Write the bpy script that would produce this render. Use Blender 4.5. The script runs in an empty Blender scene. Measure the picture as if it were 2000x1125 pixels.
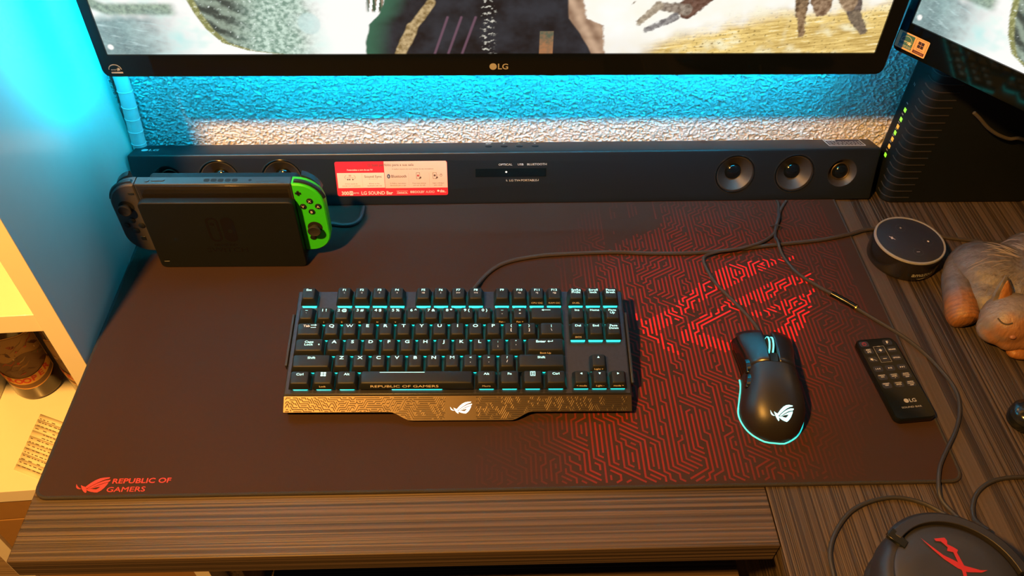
import bpy, bmesh, math, random
from mathutils import Vector, Matrix, noise
from mathutils.geometry import tessellate_polygon
random.seed(7)
SC = bpy.context.scene
COL = SC.collection
R = math.radians

# ------------------------------------------------------------------ camera, world, lamp, exposure
cam = bpy.data.cameras.new('camera')
cam.sensor_width = 36.0
cam.lens = 1580.99 / 2000 * 36.0
cam.clip_start = 0.01
cam_o = bpy.data.objects.new('camera', cam)
COL.objects.link(cam_o)
_p, _y, _r = 0.8164, -0.051, 0.0273
_f = Vector((-math.sin(_y) * math.cos(_p), math.cos(_y) * math.cos(_p), -math.sin(_p)))
_x = Vector((math.cos(_y), math.sin(_y), 0)); _u = _x.cross(_f)
_x2 = _x * math.cos(_r) + _u * math.sin(_r); _u2 = _u * math.cos(_r) - _x * math.sin(_r)
cam_o.matrix_world = Matrix(((_x2.x, _u2.x, -_f.x, .4296), (_x2.y, _u2.y, -_f.y, -.3908), (_x2.z, _u2.z, -_f.z, .7037), (0, 0, 0, 1)))
SC.camera = cam_o

world = bpy.data.worlds.new('night_room'); SC.world = world
world.use_nodes = True
bg = world.node_tree.nodes['Background']
bg.inputs[0].default_value = (.74, .88, 1.0, 1); bg.inputs[1].default_value = .028

lamp = bpy.data.lights.new('ceiling_bulb', 'POINT')
lamp.energy = 220; lamp.color = (1.0, .44, .075); lamp.shadow_soft_size = .04
lamp_o = bpy.data.objects.new('ceiling_bulb', lamp); lamp_o.location = (-.147, -.50, 1.27)
COL.objects.link(lamp_o)

SC.view_settings.view_transform = 'Standard'
SC.view_settings.look = 'None'
SC.view_settings.exposure = 0.0
SC.view_settings.gamma = 1.0
SC.view_settings.use_curve_mapping = False
SC.cycles.use_denoising = True
SC.cycles.max_bounces = 8
SC.cycles.sample_clamp_indirect = 4.0

# ------------------------------------------------------------------ materials
MATS = {}
def mat(name, color=(.5, .5, .5), rough=.5, metal=0.0, emit=None, es=0.0, spec=.5, vary=.08, vscale=60, bump=0.0, bscale=800, bdist=.0003, coat=0.0):
    if name in MATS: return MATS[name]
    m = bpy.data.materials.new(name); m.use_nodes = True
    nt = m.node_tree; b = nt.nodes['Principled BSDF']
    b.inputs['Roughness'].default_value = rough
    b.inputs['Metallic'].default_value = metal
    b.inputs['Specular IOR Level'].default_value = spec
    b.inputs['Coat Weight'].default_value = coat
    tc = nt.nodes.new('ShaderNodeTexCoord')
    nz = nt.nodes.new('ShaderNodeTexNoise'); nz.inputs['Scale'].default_value = vscale; nz.inputs['Detail'].default_value = 3
    nt.links.new(tc.outputs['Object'], nz.inputs['Vector'])
    mx = nt.nodes.new('ShaderNodeMix'); mx.data_type = 'RGBA'
    mx.inputs[6].default_value = tuple(c * (1 - vary) for c in color) + (1,)
    mx.inputs[7].default_value = tuple(min(1, c * (1 + vary)) for c in color) + (1,)
    nt.links.new(nz.outputs['Fac'], mx.inputs[0]); nt.links.new(mx.outputs[2], b.inputs['Base Color'])
    if emit:
        b.inputs['Emission Color'].default_value = tuple(emit) + (1,); b.inputs['Emission Strength'].default_value = es
    if bump:
        n2 = nt.nodes.new('ShaderNodeTexNoise'); n2.inputs['Scale'].default_value = bscale; n2.inputs['Detail'].default_value = 4
        nt.links.new(tc.outputs['Object'], n2.inputs['Vector'])
        bp = nt.nodes.new('ShaderNodeBump'); bp.inputs['Strength'].default_value = bump; bp.inputs['Distance'].default_value = bdist
        nt.links.new(n2.outputs['Fac'], bp.inputs['Height']); nt.links.new(bp.outputs['Normal'], b.inputs['Normal'])
    MATS[name] = m
    return m

def attr_mat(name, rough=.7, emit=0.0, spec=.3):
    """colour read from the mesh's own colour layer (print on a surface, picture on a screen)"""
    if name in MATS: return MATS[name]
    m = bpy.data.materials.new(name); m.use_nodes = True
    nt = m.node_tree; b = nt.nodes['Principled BSDF']
    at = nt.nodes.new('ShaderNodeAttribute'); at.attribute_name = 'col'
    b.inputs['Roughness'].default_value = rough; b.inputs['Specular IOR Level'].default_value = spec
    if emit:
        b.inputs['Base Color'].default_value = (.01, .01, .01, 1)
        nt.links.new(at.outputs['Color'], b.inputs['Emission Color']); b.inputs['Emission Strength'].default_value = emit
    else:
        nt.links.new(at.outputs['Color'], b.inputs['Base Color'])
    MATS[name] = m
    return m

def wood_mat(name, axis, dark, light, seed=0.0, bump=.6):
    if name in MATS: return MATS[name]
    m = bpy.data.materials.new(name); m.use_nodes = True
    nt = m.node_tree; b = nt.nodes['Principled BSDF']; L = nt.links.new
    tc = nt.nodes.new('ShaderNodeTexCoord')
    def grain(along, across, detail, off):
        mp = nt.nodes.new('ShaderNodeMapping')
        s = (along, across, across) if axis == 'x' else (across, along, across)
        mp.inputs['Scale'].default_value = s; mp.inputs['Location'].default_value = (off + seed, off * .7, 0)
        L(tc.outputs['Object'], mp.inputs['Vector'])
        n = nt.nodes.new('ShaderNodeTexNoise'); n.inputs['Scale'].default_value = 1; n.inputs['Detail'].default_value = detail; n.inputs['Roughness'].default_value = .6
        L(mp.outputs['Vector'], n.inputs['Vector']); return n
    fine = grain(1.1, 330, 2, 3.1); mid = grain(.9, 95, 2, 7.7); big = grain(.7, 22, 2, 1.3)
    ramp = nt.nodes.new('ShaderNodeValToRGB'); ramp.color_ramp.elements[0].position = .40; ramp.color_ramp.elements[1].position = .58
    L(fine.outputs['Fac'], ramp.inputs['Fac'])
    r2 = nt.nodes.new('ShaderNodeValToRGB'); r2.color_ramp.elements[0].position = .36; r2.color_ramp.elements[1].position = .54
    L(mid.outputs['Fac'], r2.inputs['Fac'])
    r3 = nt.nodes.new('ShaderNodeValToRGB'); r3.color_ramp.elements[0].position = .42; r3.color_ramp.elements[1].position = .6
    L(big.outputs['Fac'], r3.inputs['Fac'])
    mixf = nt.nodes.new('ShaderNodeMix'); mixf.data_type = 'RGBA'      # smooth bands hide the fine grain
    sc_ = nt.nodes.new('ShaderNodeMath'); sc_.operation = 'MULTIPLY'; sc_.inputs[1].default_value = .28
    L(r3.outputs['Color'], sc_.inputs[0]); L(sc_.outputs[0], mixf.inputs[0]); L(ramp.outputs['Color'], mixf.inputs[6]); L(r2.outputs['Color'], mixf.inputs[7])
    mul = nt.nodes.new('ShaderNodeMix'); mul.data_type = 'RGBA'; mul.blend_type = 'MULTIPLY'; mul.inputs[0].default_value = .25
    L(mixf.outputs[2], mul.inputs[6]); L(r2.outputs['Color'], mul.inputs[7])
    mx = nt.nodes.new('ShaderNodeMix'); mx.data_type = 'RGBA'
    mx.inputs[6].default_value = dark + (1,); mx.inputs[7].default_value = light + (1,)
    L(mul.outputs[2], mx.inputs[0]); L(mx.outputs[2], b.inputs['Base Color'])
    bp = nt.nodes.new('ShaderNodeBump'); bp.inputs['Strength'].default_value = bump; bp.inputs['Distance'].default_value = .0008
    L(mul.outputs[2], bp.inputs['Height']); L(bp.outputs['Normal'], b.inputs['Normal'])
    b.inputs['Roughness'].default_value = .5; b.inputs['Specular IOR Level'].default_value = .35
    MATS[name] = m
    return m

# ------------------------------------------------------------------ mesh builder
def catmull(pts, n=6):
    pts = [Vector(p) for p in pts]; out = []
    P = [pts[0] * 2 - pts[1]] + pts + [pts[-1] * 2 - pts[-2]]
    for i in range(1, len(P) - 2):
        a, b, c, d = P[i - 1], P[i], P[i + 1], P[i + 2]
        for k in range(n):
            t = k / n
            out.append(.5 * ((2 * b) + (c - a) * t + (2 * a - 5 * b + 4 * c - d) * t * t + (3 * b - a - 3 * c + d) * t ** 3))
    out.append(pts[-1]); return out

def rrect(cx, cy, w, d, r, seg=5):
    out = []
    for (sx, sy, a0) in ((1, -1, -90), (1, 1, 0), (-1, 1, 90), (-1, -1, 180)):
        for k in range(seg + 1):
            a = R(a0 + 90 * k / seg)
            out.append((cx + sx * (w / 2 - r) + r * math.cos(a), cy + sy * (d / 2 - r) + r * math.sin(a)))
    return out

def circ(cx, cy, r, n=24, ry=None, a0=0):
    ry = ry or r
    return [(cx + r * math.cos(a0 + 2 * math.pi * k / n), cy + ry * math.sin(a0 + 2 * math.pi * k / n)) for k in range(n)]

_txt = {}
def text_tris(s, bold=0.0):
    if 'M' in s or 'W' in s: bold = 0.0
    key = (s, bold)
    if key in _txt: return _txt[key]
    c = bpy.data.curves.new('glyphs', 'FONT'); c.body = s; c.size = 1.0; c.align_x = 'CENTER'; c.align_y = 'CENTER'; c.offset = bold
    c.resolution_u = 3
    o = bpy.data.objects.new('glyphs', c)
    me = o.to_mesh(); me.calc_loop_triangles()
    vs = [v.co.copy() for v in me.vertices]; fs = [tuple(t.vertices) for t in me.loop_triangles]
    o.to_mesh_clear(); bpy.data.objects.remove(o); bpy.data.curves.remove(c)
    if vs:
        x0 = min(v.x for v in vs); x1 = max(v.x for v in vs); y0 = min(v.y for v in vs); y1 = max(v.y for v in vs)
    else: x0 = x1 = y0 = y1 = 0
    _txt[key] = (vs, fs, (x0, x1, y0, y1)); return _txt[key]

class MB:
    def __init__(s): s.v = []; s.f = []; s.c = []
    def add(s, vs, fs, col=None):
        o = len(s.v); s.v += [tuple(v) for v in vs]; s.f += [tuple(i + o for i in f) for f in fs]
        s.c += [col] * len(fs); return s
    def box(s, x0, x1, y0, y1, z0, z1, col=None):
        return s.add([(x0, y0, z0), (x1, y0, z0), (x1, y1, z0), (x0, y1, z0), (x0, y0, z1), (x1, y0, z1), (x1, y1, z1), (x0, y1, z1)],
                     [(3, 2, 1, 0), (4, 5, 6, 7), (0, 1, 5, 4), (1, 2, 6, 5), (2, 3, 7, 6), (3, 0, 4, 7)], col)
    def loft(s, rings, caps=True, closed=True, col=None):
        n = len(rings[0]); vs = [p for r in rings for p in r]; fs = []
        for i in range(len(rings) - 1):
            for k in range(n if closed else n - 1):
                a, b = i * n + k, i * n + (k + 1) % n
                fs.append((a, b, b + n, a + n))
        if caps is True: fs.append(tuple(range(n - 1, -1, -1)))
        if caps: fs.append(tuple((len(rings) - 1) * n + k for k in range(n)))
        return s.add(vs, fs, col)
    def prism(s, poly, z0, z1, col=None):
        return s.loft([[(x, y, z0) for x, y in poly], [(x, y, z1) for x, y in poly]], col=col)
    def lathe(s, prof, cx=0, cy=0, seg=32, ry=1.0, caps=True):
        return s.loft([[(cx + r * math.cos(2 * math.pi * k / seg), cy + ry * r * math.sin(2 * math.pi * k / seg), z) for k in range(seg)] for r, z in prof], caps=caps)
    def tube(s, path, r, seg=8, smooth=6, closed=False, taper=None):
        P = catmull(path, smooth) if smooth else [Vector(p) for p in path]
        n = len(P); rings = []; prev = None
        for i in range(n):
            t = (P[(i + 1) % n] - P[i - 1]) if closed else (P[min(i + 1, n - 1)] - P[max(i - 1, 0)])
            t.normalize()
            if prev is None:
                a = Vector((0, 0, 1)) if abs(t.z) < .9 else Vector((1, 0, 0)); u = t.cross(a).normalized()
            else:
                u = prev - t * prev.dot(t); u.normalize()
            prev = u; w = t.cross(u)
            rr = r if taper is None else r * taper(i / (n - 1))
            rings.append([P[i] + (u * math.cos(2 * math.pi * k / seg) + w * math.sin(2 * math.pi * k / seg)) * rr for k in range(seg)])
        if closed: rings.append(rings[0])
        return s.loft(rings, caps=not closed)
    def ell(s, c, rad, rot=None, seg=16, rings=10):
        M = rot or Matrix.Identity(3); c = Vector(c); rr = []
        for i in range(rings + 1):
            th = math.pi * (.02 + .96 * i / rings)
            rr.append([c + M @ Vector((rad[0] * math.sin(th) * math.cos(2 * math.pi * k / seg), rad[1] * math.sin(th) * math.sin(2 * math.pi * k / seg), -rad[2] * math.cos(th))) for k in range(seg)])
        return s.loft(rr)
    # flat shapes laid into a frame T (function u,v -> point)
    def flat(s, poly, T, col=None, holes=None):
        loops = [[Vector((x, y, 0)) for x, y in poly]] + [[Vector((x, y, 0)) for x, y in h] for h in (holes or [])]
        tr = tessellate_polygon(loops); pts = [p for l in loops for p in l]
        fs = []
        for t in tr:
            a, b, c = (pts[i] for i in t)
            fs.append(tuple(t) if (b - a).cross(c - a).z > 0 else tuple(reversed(t)))
        return s.add([T(p.x, p.y) for p in pts], fs, col)
    def text(s, txt, u, v, h, T, wide=1.0, bold=0.0, col=None, align='C', maxw=None, rot=0.0):
        vs, fs, (x0, x1, y0, y1) = text_tris(txt, bold)
        if not vs: return s
        cap = text_tris('H', 0)[2]; k = h / (cap[3] - cap[2])
        ox = (x0 + x1) / 2 if align == 'C' else (x0 if align == 'L' else x1)
        oy = (cap[2] + cap[3]) / 2; w = k * wide
        if maxw and (x1 - x0) * w > maxw: w = maxw / (x1 - x0)
        cr, sr = math.cos(rot), math.sin(rot)
        pts = []
        for p in vs:
            a, b = (p.x - ox) * w, (p.y - oy) * k
            pts.append(T(u + a * cr - b * sr, v + a * sr + b * cr))
        return s.add(pts, fs, col)
    def rect(s, u0, u1, v0, v1, T, col=None): return s.flat([(u0, v0), (u1, v0), (u1, v1), (u0, v1)], T, col)
    def frame(s, u0, u1, v0, v1, t, T, col=None):
        s.rect(u0, u1, v0, v0 + t, T, col); s.rect(u0, u1, v1 - t, v1, T, col); s.rect(u0, u0 + t, v0, v1, T, col); s.rect(u1 - t, u1, v0, v1, T, col); return s
    def build(s, name, m, parent=None, bevel=0, seg=2, smooth=True, ang=40, solid=0, fixn=True):
        me = bpy.data.meshes.new(name); me.from_pydata(s.v, [], s.f)
        if any(c is not None for c in s.c):
            ca = me.color_attributes.new('col', 'FLOAT_COLOR', 'CORNER')
            i = 0
            for p, c in zip(me.polygons, s.c):
                c = c or (0, 0, 0)
                for _ in range(p.loop_total): ca.data[i].color = (c[0], c[1], c[2], 1); i += 1
        if fixn:
            bm = bmesh.new(); bm.from_mesh(me); bmesh.ops.recalc_face_normals(bm, faces=bm.faces); bm.to_mesh(me); bm.free()
        if m: me.materials.append(m)
        if smooth:
            me.shade_smooth(); me.set_sharp_from_angle(angle=R(ang))
        o = bpy.data.objects.new(name, me); COL.objects.link(o)
        if parent: o.parent = parent
        if solid:
            md = o.modifiers.new('thick', 'SOLIDIFY'); md.thickness = solid; md.offset = -1
        if bevel:
            md = o.modifiers.new('bevel', 'BEVEL'); md.width = bevel; md.segments = seg; md.limit_method = 'ANGLE'; md.angle_limit = R(38)
        return o

def thing(name, label, cat, loc=(0, 0, 0), rot=(0, 0, 0), group=None):
    o = bpy.data.objects.new(name, None); COL.objects.link(o); o.location = loc; o.rotation_euler = rot
    o.empty_display_size = .02
    return tag(o, label, cat, group)
def tag(o, label, cat, group=None):
    o['label'] = label; o['category'] = cat
    if group: o['group'] = group
    return o
def struct(o, label=None):
    o['kind'] = 'structure'
    if label: o['label'] = label
    return o
def lab(o, label): o['label'] = label; return o
def T_plane(o, ux, uy, e=.00015):
    o, ux, uy = Vector(o), Vector(ux).normalized(), Vector(uy).normalized(); n = ux.cross(uy) * e
    return lambda u, v: o + ux * u + uy * v + n
def Tz(z): return lambda u, v: Vector((u, v, z))

# shared materials
M_black = mat('black_plastic', (.010, .013, .016), .42)
M_gloss = mat('gloss_black_plastic', (.004, .006, .008), .12)
M_matte = mat('matte_black_plastic', (.012, .014, .017), .62)
M_rubber = mat('black_rubber', (.014, .013, .013), .75)
M_white = mat('white_melamine', (.82, .80, .74), .26, vary=.02, spec=.7, coat=.3)
M_print = mat('white_print', (.62, .62, .62), .6)
M_grey = mat('grey_print', (.30, .31, .33), .5)
M_red = mat('red_print', (.62, .035, .03), .7)
M_cable = mat('cable_rubber', (.022, .021, .022), .55)

# logos ------------------------------------------------------------ 
def _n(pts): return [((x - 310) / 1045, -(y - 580) / 1045 * 1.03) for x, y in pts]
EYE = dict(
    blade=_n([(640, 625), (760, 492), (880, 392), (1000, 328), (1130, 300), (1310, 295), (1300, 330), (1180, 365), (1050, 430), (900, 530), (770, 625), (690, 690), (650, 705)]),
    lid=_n([(705, 705), (820, 620), (950, 530), (1080, 462), (1200, 412), (1352, 388), (1345, 432), (1300, 468), (1180, 500), (1050, 552), (900, 632), (790, 705)]),
    eye=_n([(650, 728), (760, 722), (800, 722), (900, 660), (1050, 585), (1180, 530), (1308, 490), (1300, 545), (1230, 690), (1150, 790), (1060, 852), (960, 845), (840, 820), (740, 780)]),
    hole=_n([(815, 716), (900, 735), (1000, 742), (1060, 700), (1110, 632), (1000, 655), (900, 680)]),
    fang=_n([(310, 530), (380, 622), (450, 682), (530, 712), (450, 716), (380, 692), (335, 640)]),
    claw=_n([(465, 572), (540, 612), (630, 642), (665, 690), (720, 832), (690, 860), (620, 810), (550, 730), (510, 660)]))
def eye_logo(mb, u, v, w, T, col=None, sy=1.0, skew=0.0):
    f = lambda P: [(u + (x - .5) * w + skew * y * w, v + y * w * sy) for x, y in P]
    for k in ('blade', 'lid', 'fang', 'claw'): mb.flat(f(EYE[k]), T, col)
    mb.flat(f(EYE['eye']), T, col, holes=[f(EYE['hole'])]); return mb
def lg_logo(mb, u, v, h, T, col=None, wide=1.0, face=None):
    r = h * .62; cx = u - h * 1.15 * wide
    mb.flat(circ(cx, v, r * wide, 24, r), T, col)
    if face is not None:
        d = lambda a, b: T(a, b) + (T(0, 1) - T(0, 0)).cross(T(1, 0) - T(0, 0)).normalized() * -.0001
        k = lambda P: [(cx + x * r * wide, v + y * r) for x, y in P]
        mb.flat(k([(-.08, .5), (.08, .5), (.08, -.36), (.42, -.36), (.42, -.5), (-.08, -.5)]), d, face)
        mb.flat(k(circ(-.38, .3, .14, 10)), d, face)
        arc = [(.78 * math.cos(R(a)), .78 * math.sin(R(a))) for a in range(90, 361, 18)] + [(.1, 0), (.1, -.14)][:1] + [(.66 * math.cos(R(a)), .66 * math.sin(R(a))) for a in range(352, 89, -18)]
        mb.flat(k(arc), d, face)
    mb.text('LG', u + h * .55 * wide, v, h, T, 1.05 * wide, .018, col); return mb

# ------------------------------------------------------------------ the setting
WY = .486
def wall():
    mb = MB(); x0, x1, z0, z1 = -.06, 1.10, .0, .22; nx, nz_ = 1050, 205
    vs = []
    for j in range(nz_ + 1):
        for i in range(nx + 1):
            x = x0 + (x1 - x0) * i / nx; z = z0 + (z1 - z0) * j / nz_
            w = noise.noise(Vector((x * 60, z * 60, 9))) * .35
            p = Vector((x * 230 + w, z * 320 + w, 3.3))
            n = .62 - abs(noise.noise(p)) * 2.0 + noise.noise(p * 2.1) * .35
            n = max(-.2, min(.75, n))
            vs.append((x, WY + .0018 - n * .0036, z))
    fs = [(j * (nx + 1) + i, j * (nx + 1) + i + 1, (j + 1) * (nx + 1) + i + 1, (j + 1) * (nx + 1) + i) for j in range(nz_) for i in range(nx)]
    mb.add(vs, fs)
    mb.box(-1.20, 2.2, WY + .0035, WY + .05, -.75, 1.5)
    o = mb.build('wall_back', mat('textured_white_paint', (.58, .58, .59), .75, vary=.03, bump=.5, bscale=420, bdist=.0012), ang=80, fixn=False)
    struct(o, 'white stucco wall behind the desk')
wall()
o = MB().box(-1.2, 2.2, -1.6, WY + .05, -.76, -.75).build('floor', wood_mat('floor_wood', 'x', (.10, .07, .05), (.2, .14, .09)), smooth=False)
struct(o, 'brown floor under the desk')

# ------------------------------------------------------------------ desk
W_x = wood_mat('ribbed_wood_x', 'x', (.022, .016, .012), (.094, .066, .048))
W_y = wood_mat('ribbed_wood_y', 'y', (.019, .014, .011), (.080, .059, .045), 5.0)
desk = thing('desk', 'dark ribbed wood L-shaped desk under the mouse pad', 'desk')
lab(MB().box(0, .7018, -.0605, .482, -.029, 0).build('desktop', W_x, desk, .0012), 'desktop piece with grain running left to right')
lab(MB().box(.7026, 1.45, -.75, .482, -.029, 0).build('desktop', W_y, desk, .0012), 'return piece with grain running front to back')
lab(MB().box(.9045, .9225, -.749, .481, -.004, .00025).build('edge_strip', wood_mat('smooth_wood_y', 'y', (.055, .041, .032), (.080, .060, .047), 9.0, .15), desk), 'smooth plain band in the ribbed wood')
MB().box(.0, .024, .20, .46, -.748, -.0295).build('leg_panel', W_y, desk, .001)
MB().box(1.40, 1.43, -.7, .46, -.748, -.0295).build('leg_panel', W_y, desk, .001)
MB().box(.735, .755, -.7, .46, -.748, -.0295).build('leg_panel', W_y, desk, .001)
tray = thing('keyboard_tray', 'brown wooden sliding tray under the desk front edge', 'tray', (.4465, .1, -.16))
MB().box(-.250, .262, -.165, .2, -.018, 0).build('board', wood_mat('tray_wood', 'x', (.075, .05, .034), (.12, .085, .06), 2), tray, .001)
for sx in (-.256, .249): MB().box(sx - .006, sx + .006, -.1, .2, .0004, .1305).build('rail', mat('dark_steel', (.05, .05, .05), .4, .8), tray)

# ------------------------------------------------------------------ shelving tower left of the desk
shelf = thing('shelf_unit', 'white shelving tower beside the left end of the desk, lit yellow', 'shelf', (-.003, .165, 0), (0, 0, R(3.35)))
ZB, ZT = -.748, 1.1
MB().box(-.0225, 0, 0, .312, ZB, ZT).build('side_panel', M_white, shelf, .0006)
MB().box(-.270, -.2475, 0, .312, ZB, ZT).build('side_panel', M_white, shelf, .0006)
MB().box(-.2475, -.0225, .304, .312, ZB, ZT).build('back_panel', M_white, shelf)
for z in (.078, -.256, .41, .74): MB().box(-.247, -.023, .002, .3035, z - .0255, z).build('shelf_board', M_white, shelf, .0006)
MB().box(-.247, -.023, .004, .02, -.33, -.2825).build('apron', mat('brown_laminate', (.30, .17, .06), .5), shelf, .0008)
MB().box(-.247, -.023, .004, .02, -.70, -.3325).build('door', mat('brown_laminate', (.30, .17, .06), .5), shelf, .0008)

M_glass = mat('brown_bottle_glass', (.030, .012, .005), .12, vary=.1, coat=.3)
def bottle(x, y, lbl, rz):
    b = thing('beer_bottle', lbl, 'bottle', (x, y, -.2555), (0, 0, rz), 'beer bottles on the lower shelf')
    prof = [(.026, .0), (.032, .003), (.0335, .008), (.0335, .150), (.032, .166), (.026, .184), (.018, .200), (.0145, .215), (.0135, .245), (.0155, .247), (.0155, .256), (.0125, .257)]
    MB().lathe(prof, seg=40).build('body', M_glass, b)
    MB().lathe([(.0165, .249), (.0168, .252), (.015, .2605), (.005, .2625)], seg=21).build('cap', mat('cap_metal', (.25, .16, .06), .35, .8), b)
    T = lambda rr: (lambda u, v: Vector((rr * math.sin(u / rr), -rr * math.cos(u / rr), v)))
    # label: front sheet with a wavy top, border, bands and lettering
    rad = .0338
    def sheet(mb, u0, u1, lo, hi, r, col, n=26):
        vs = []; fs = []
        for i in range(n + 1):
            u = u0 + (u1 - u0) * i / n
            vs += [T(r)(u, lo(u)), T(r)(u, hi(u))]
        for i in range(n): fs.append((2 * i, 2 * i + 2, 2 * i + 3, 2 * i + 1))
        mb.add(vs, fs, col)
    mb = MB()
    top = lambda u: .128 + .004 * math.cos(u * 95) - .004 * (abs(u) > .03)
    bot = lambda u: .030 + .010 * (u / .035) ** 2
    sheet(mb, -.042, .042, lambda u: bot(u) - .0022, lambda u: top(u) + .0018, rad, (.62, .34, .10))
    sheet(mb, -.0405, .0405, bot, top, rad + .0001, (.16, .085, .035))
    sheet(mb, -.0405, .0405, lambda u: .092 + .005 * math.sin(u * 130), lambda u: top(u) - .001, rad + .0002, (.36, .21, .07))
    rng = random.Random(int((x + 1) * 1000))
    for k in range(26):                       # generic painterly strokes
        u = rng.uniform(-.036, .036); v = rng.uniform(.058, .118); w = rng.uniform(.004, .013); h = rng.uniform(.001, .004); a = rng.uniform(-.8, .8)
        c = rng.choice([(.30, .16, .05), (.10, .04, .02), (.42, .26, .10), (.33, .05, .02), (.2, .14, .06)])
        mb.flat([(u + dx * w * math.cos(a) - dy * h * math.sin(a), v + dx * w * math.sin(a) + dy * h * math.cos(a)) for dx, dy in ((-1, 0), (-.3, 1), (1, .3), (.2, -1))], T(rad + .00035 + k * .00001), c)
    for dx, a in ((.012, .9), (.020, -.7), (.016, .1)):   # crossed red and pale flag-like bars
        mb.flat([(dx + p * .016 * math.cos(a) - q * .0016 * math.sin(a), .094 + p * .016 * math.sin(a) + q * .0016 * math.cos(a)) for p, q in ((-1, -1), (1, -1), (1, 1), (-1, 1))], T(rad + .0007), (.45, .06, .03) if a != .1 else (.55, .40, .22))
    ban = lambda u: .046 + .010 * (u / .035) ** 2
    sheet(mb, -.040, .040, lambda u: ban(u) - .007, lambda u: ban(u) + .007, rad + .0008, (.60, .33, .06))
    for i, ch in enumerate('TROOPER'):
        u = -.031 + i * .0103
        mb.text(ch, u, ban(u) + .001, .0092, T(rad + .0011), 1.05, .03, (.50, .045, .02))
    mb.build('paper_label', attr_mat('printed_paper', .55), b, fixn=False)
bottle(-.212, .332, 'brown beer bottle nearer the left picture edge on the lower shelf', R(20))
bottle(-.130, .335, 'brown beer bottle closer to the desk on the lower shelf, half behind the post', R(14))

rc = MB(); T = Tz(-.2545)
o_r = Vector((-.176, .225))
ax, ay = Vector((.03, -.012)).normalized(), Vector((.04, .999)).normalized()
Tr = lambda u, v: Vector((o_r.x + ax.x * u + ay.x * v, o_r.y + ax.y * u + ay.y * v, -.2548 + .0006 * math.sin(v * 60)))
n = 10
for i in range(n):
    v0, v1 = -.044 + .088 * i / n, -.044 + .088 * (i + 1) / n
    rc.add([Tr(-.019, v0), Tr(.030, v0), Tr(.030, v1), Tr(-.019, v1)], [(0, 1, 2, 3)])
o = rc.build('receipt', mat('thermal_paper', (.74, .70, .58), .7, vary=.03), fixn=False, solid=.0001)
tag(o, 'small printed paper receipt lying on the lower shelf', 'receipt')
mb = MB(); rng = random.Random(4)
for i in range(15):
    v = .036 - i * .0052; u = -.016 + (i in (4, 5)) * .016
    while u < .026:
        w = rng.uniform(.002, .006)
        mb.rect(u, u + w, v, v + .0013, lambda a, b: Tr(a, b) + Vector((0, 0, .0004))); u += w + rng.uniform(.0015, .004 if i % 3 else .012)
mb.build('print', mat('faded_ink', (.12, .10, .09), .7), o, fixn=False)

# ------------------------------------------------------------------ spiral cable cover in the corner
cc = thing('cable_cover', 'pale spiral cable cover tube in the wall corner', 'cable cover', (-.006, .470, .06))
path = [(-.007, 0, -.055), (-.005, .0, 0), (.0, .0, .05), (.004, .0, .10), (.006, .0, .2), (.006, 0, .34)]
MB().tube(path, .0088, 14).build('tube', mat('pale_plastic', (.72, .74, .74), .45), cc)
P = catmull(path, 8); acc = 0
for i in range(1, len(P)):
    acc += (P[i] - P[i - 1]).length
    if acc > .0165:
        acc = 0; t = (P[i] - P[i - 1]).normalized(); u = t.cross(Vector((0, 1, 0))).normalized(); w = t.cross(u)
        MB().tube([P[i] + (u * math.cos(a) + w * math.sin(a)) * .0088 + t * .0012 * math.sin(a) for a in [2 * math.pi * k / 16 for k in range(16)]], .0006, 5, 0, True).build('ring', MATS['pale_plastic'], cc)

# ------------------------------------------------------------------ mouse pad
PW, PD = .899, .440
pad = MB().prism(rrect(PW / 2, PD / 2, PW, PD, .013, 6), 0, .003).build('mouse_pad', mat('black_cloth', (.0335, .0185, .0140), .85, vary=.10, vscale=9, spec=.12))
pad.location = (.0015, 0, .0002)
tag(pad, 'large black cloth mouse pad with red circuit pattern covering the desk', 'mouse pad')
MB().tube([(x, y, .0018) for x, y in rrect(PW / 2, PD / 2, PW - .003, PD - .003, .012, 6)], .0019, 8, 0, True).build('stitched_edge', mat('black_thread', (.018, .016, .016), .85, bump=.9, bscale=900, bdist=.0008), pad)
# zones of the print
def inside(p, poly):
    x, y = p; c = False; j = len(poly) - 1
    for i in range(len(poly)):
        xi, yi = poly[i]; xj, yj = poly[j]
        if (yi > y) != (yj > y) and x < (xj - xi) * (y - yi) / (yj - yi) + xi: c = not c
        j = i
    return c
B1 = [(.6045, .2175), (.6228, .2172), (.6433, .2308), (.6574, .2431), (.6703, .2556), (.6932, .2757), (.7096, .2888), (.7227, .2983), (.7365, .304), (.7584, .3076), (.7737, .3124), (.8022, .313), (.8169, .3148), (.8144, .3109), (.7973, .3052), (.7813, .2975), (.7627, .29), (.742, .2788), (.7213, .266), (.7027, .2551), (.6841, .2427), (.6678, .227), (.6496, .2134), (.6362, .2033), (.6264, .1984), (.6168, .2036)]
B2 = [(.8331, .2872), (.8139, .2836), (.799, .28), (.781, .2745), (.759, .2636), (.7388, .2528), (.7162, .2423), (.7003, .23), (.6823, .2198), (.6644, .208), (.649, .1947), (.6516, .1798), (.6636, .1895), (.6784, .1993), (.6937, .211), (.7113, .2194), (.7264, .2279), (.7489, .2382), (.7721, .2505), (.7972, .2631), (.8171, .2703), (.831, .2777)]
B3 = [(.8228, .259), (.8046, .2501), (.7833, .2413), (.7667, .2344), (.7499, .2258), (.7358, .2225), (.7355, .2155), (.7623, .2221), (.7787, .2289), (.7763, .2149), (.771, .2047), (.758, .1947), (.7459, .1882), (.7221, .1803), (.6969, .1824), (.6722, .1944), (.649, .1947), (.6567, .1797), (.6758, .1729), (.7058, .1644), (.737, .1623), (.7576, .1684), (.7755, .1779), (.7936, .2009), (.8093, .2285)]
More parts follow.
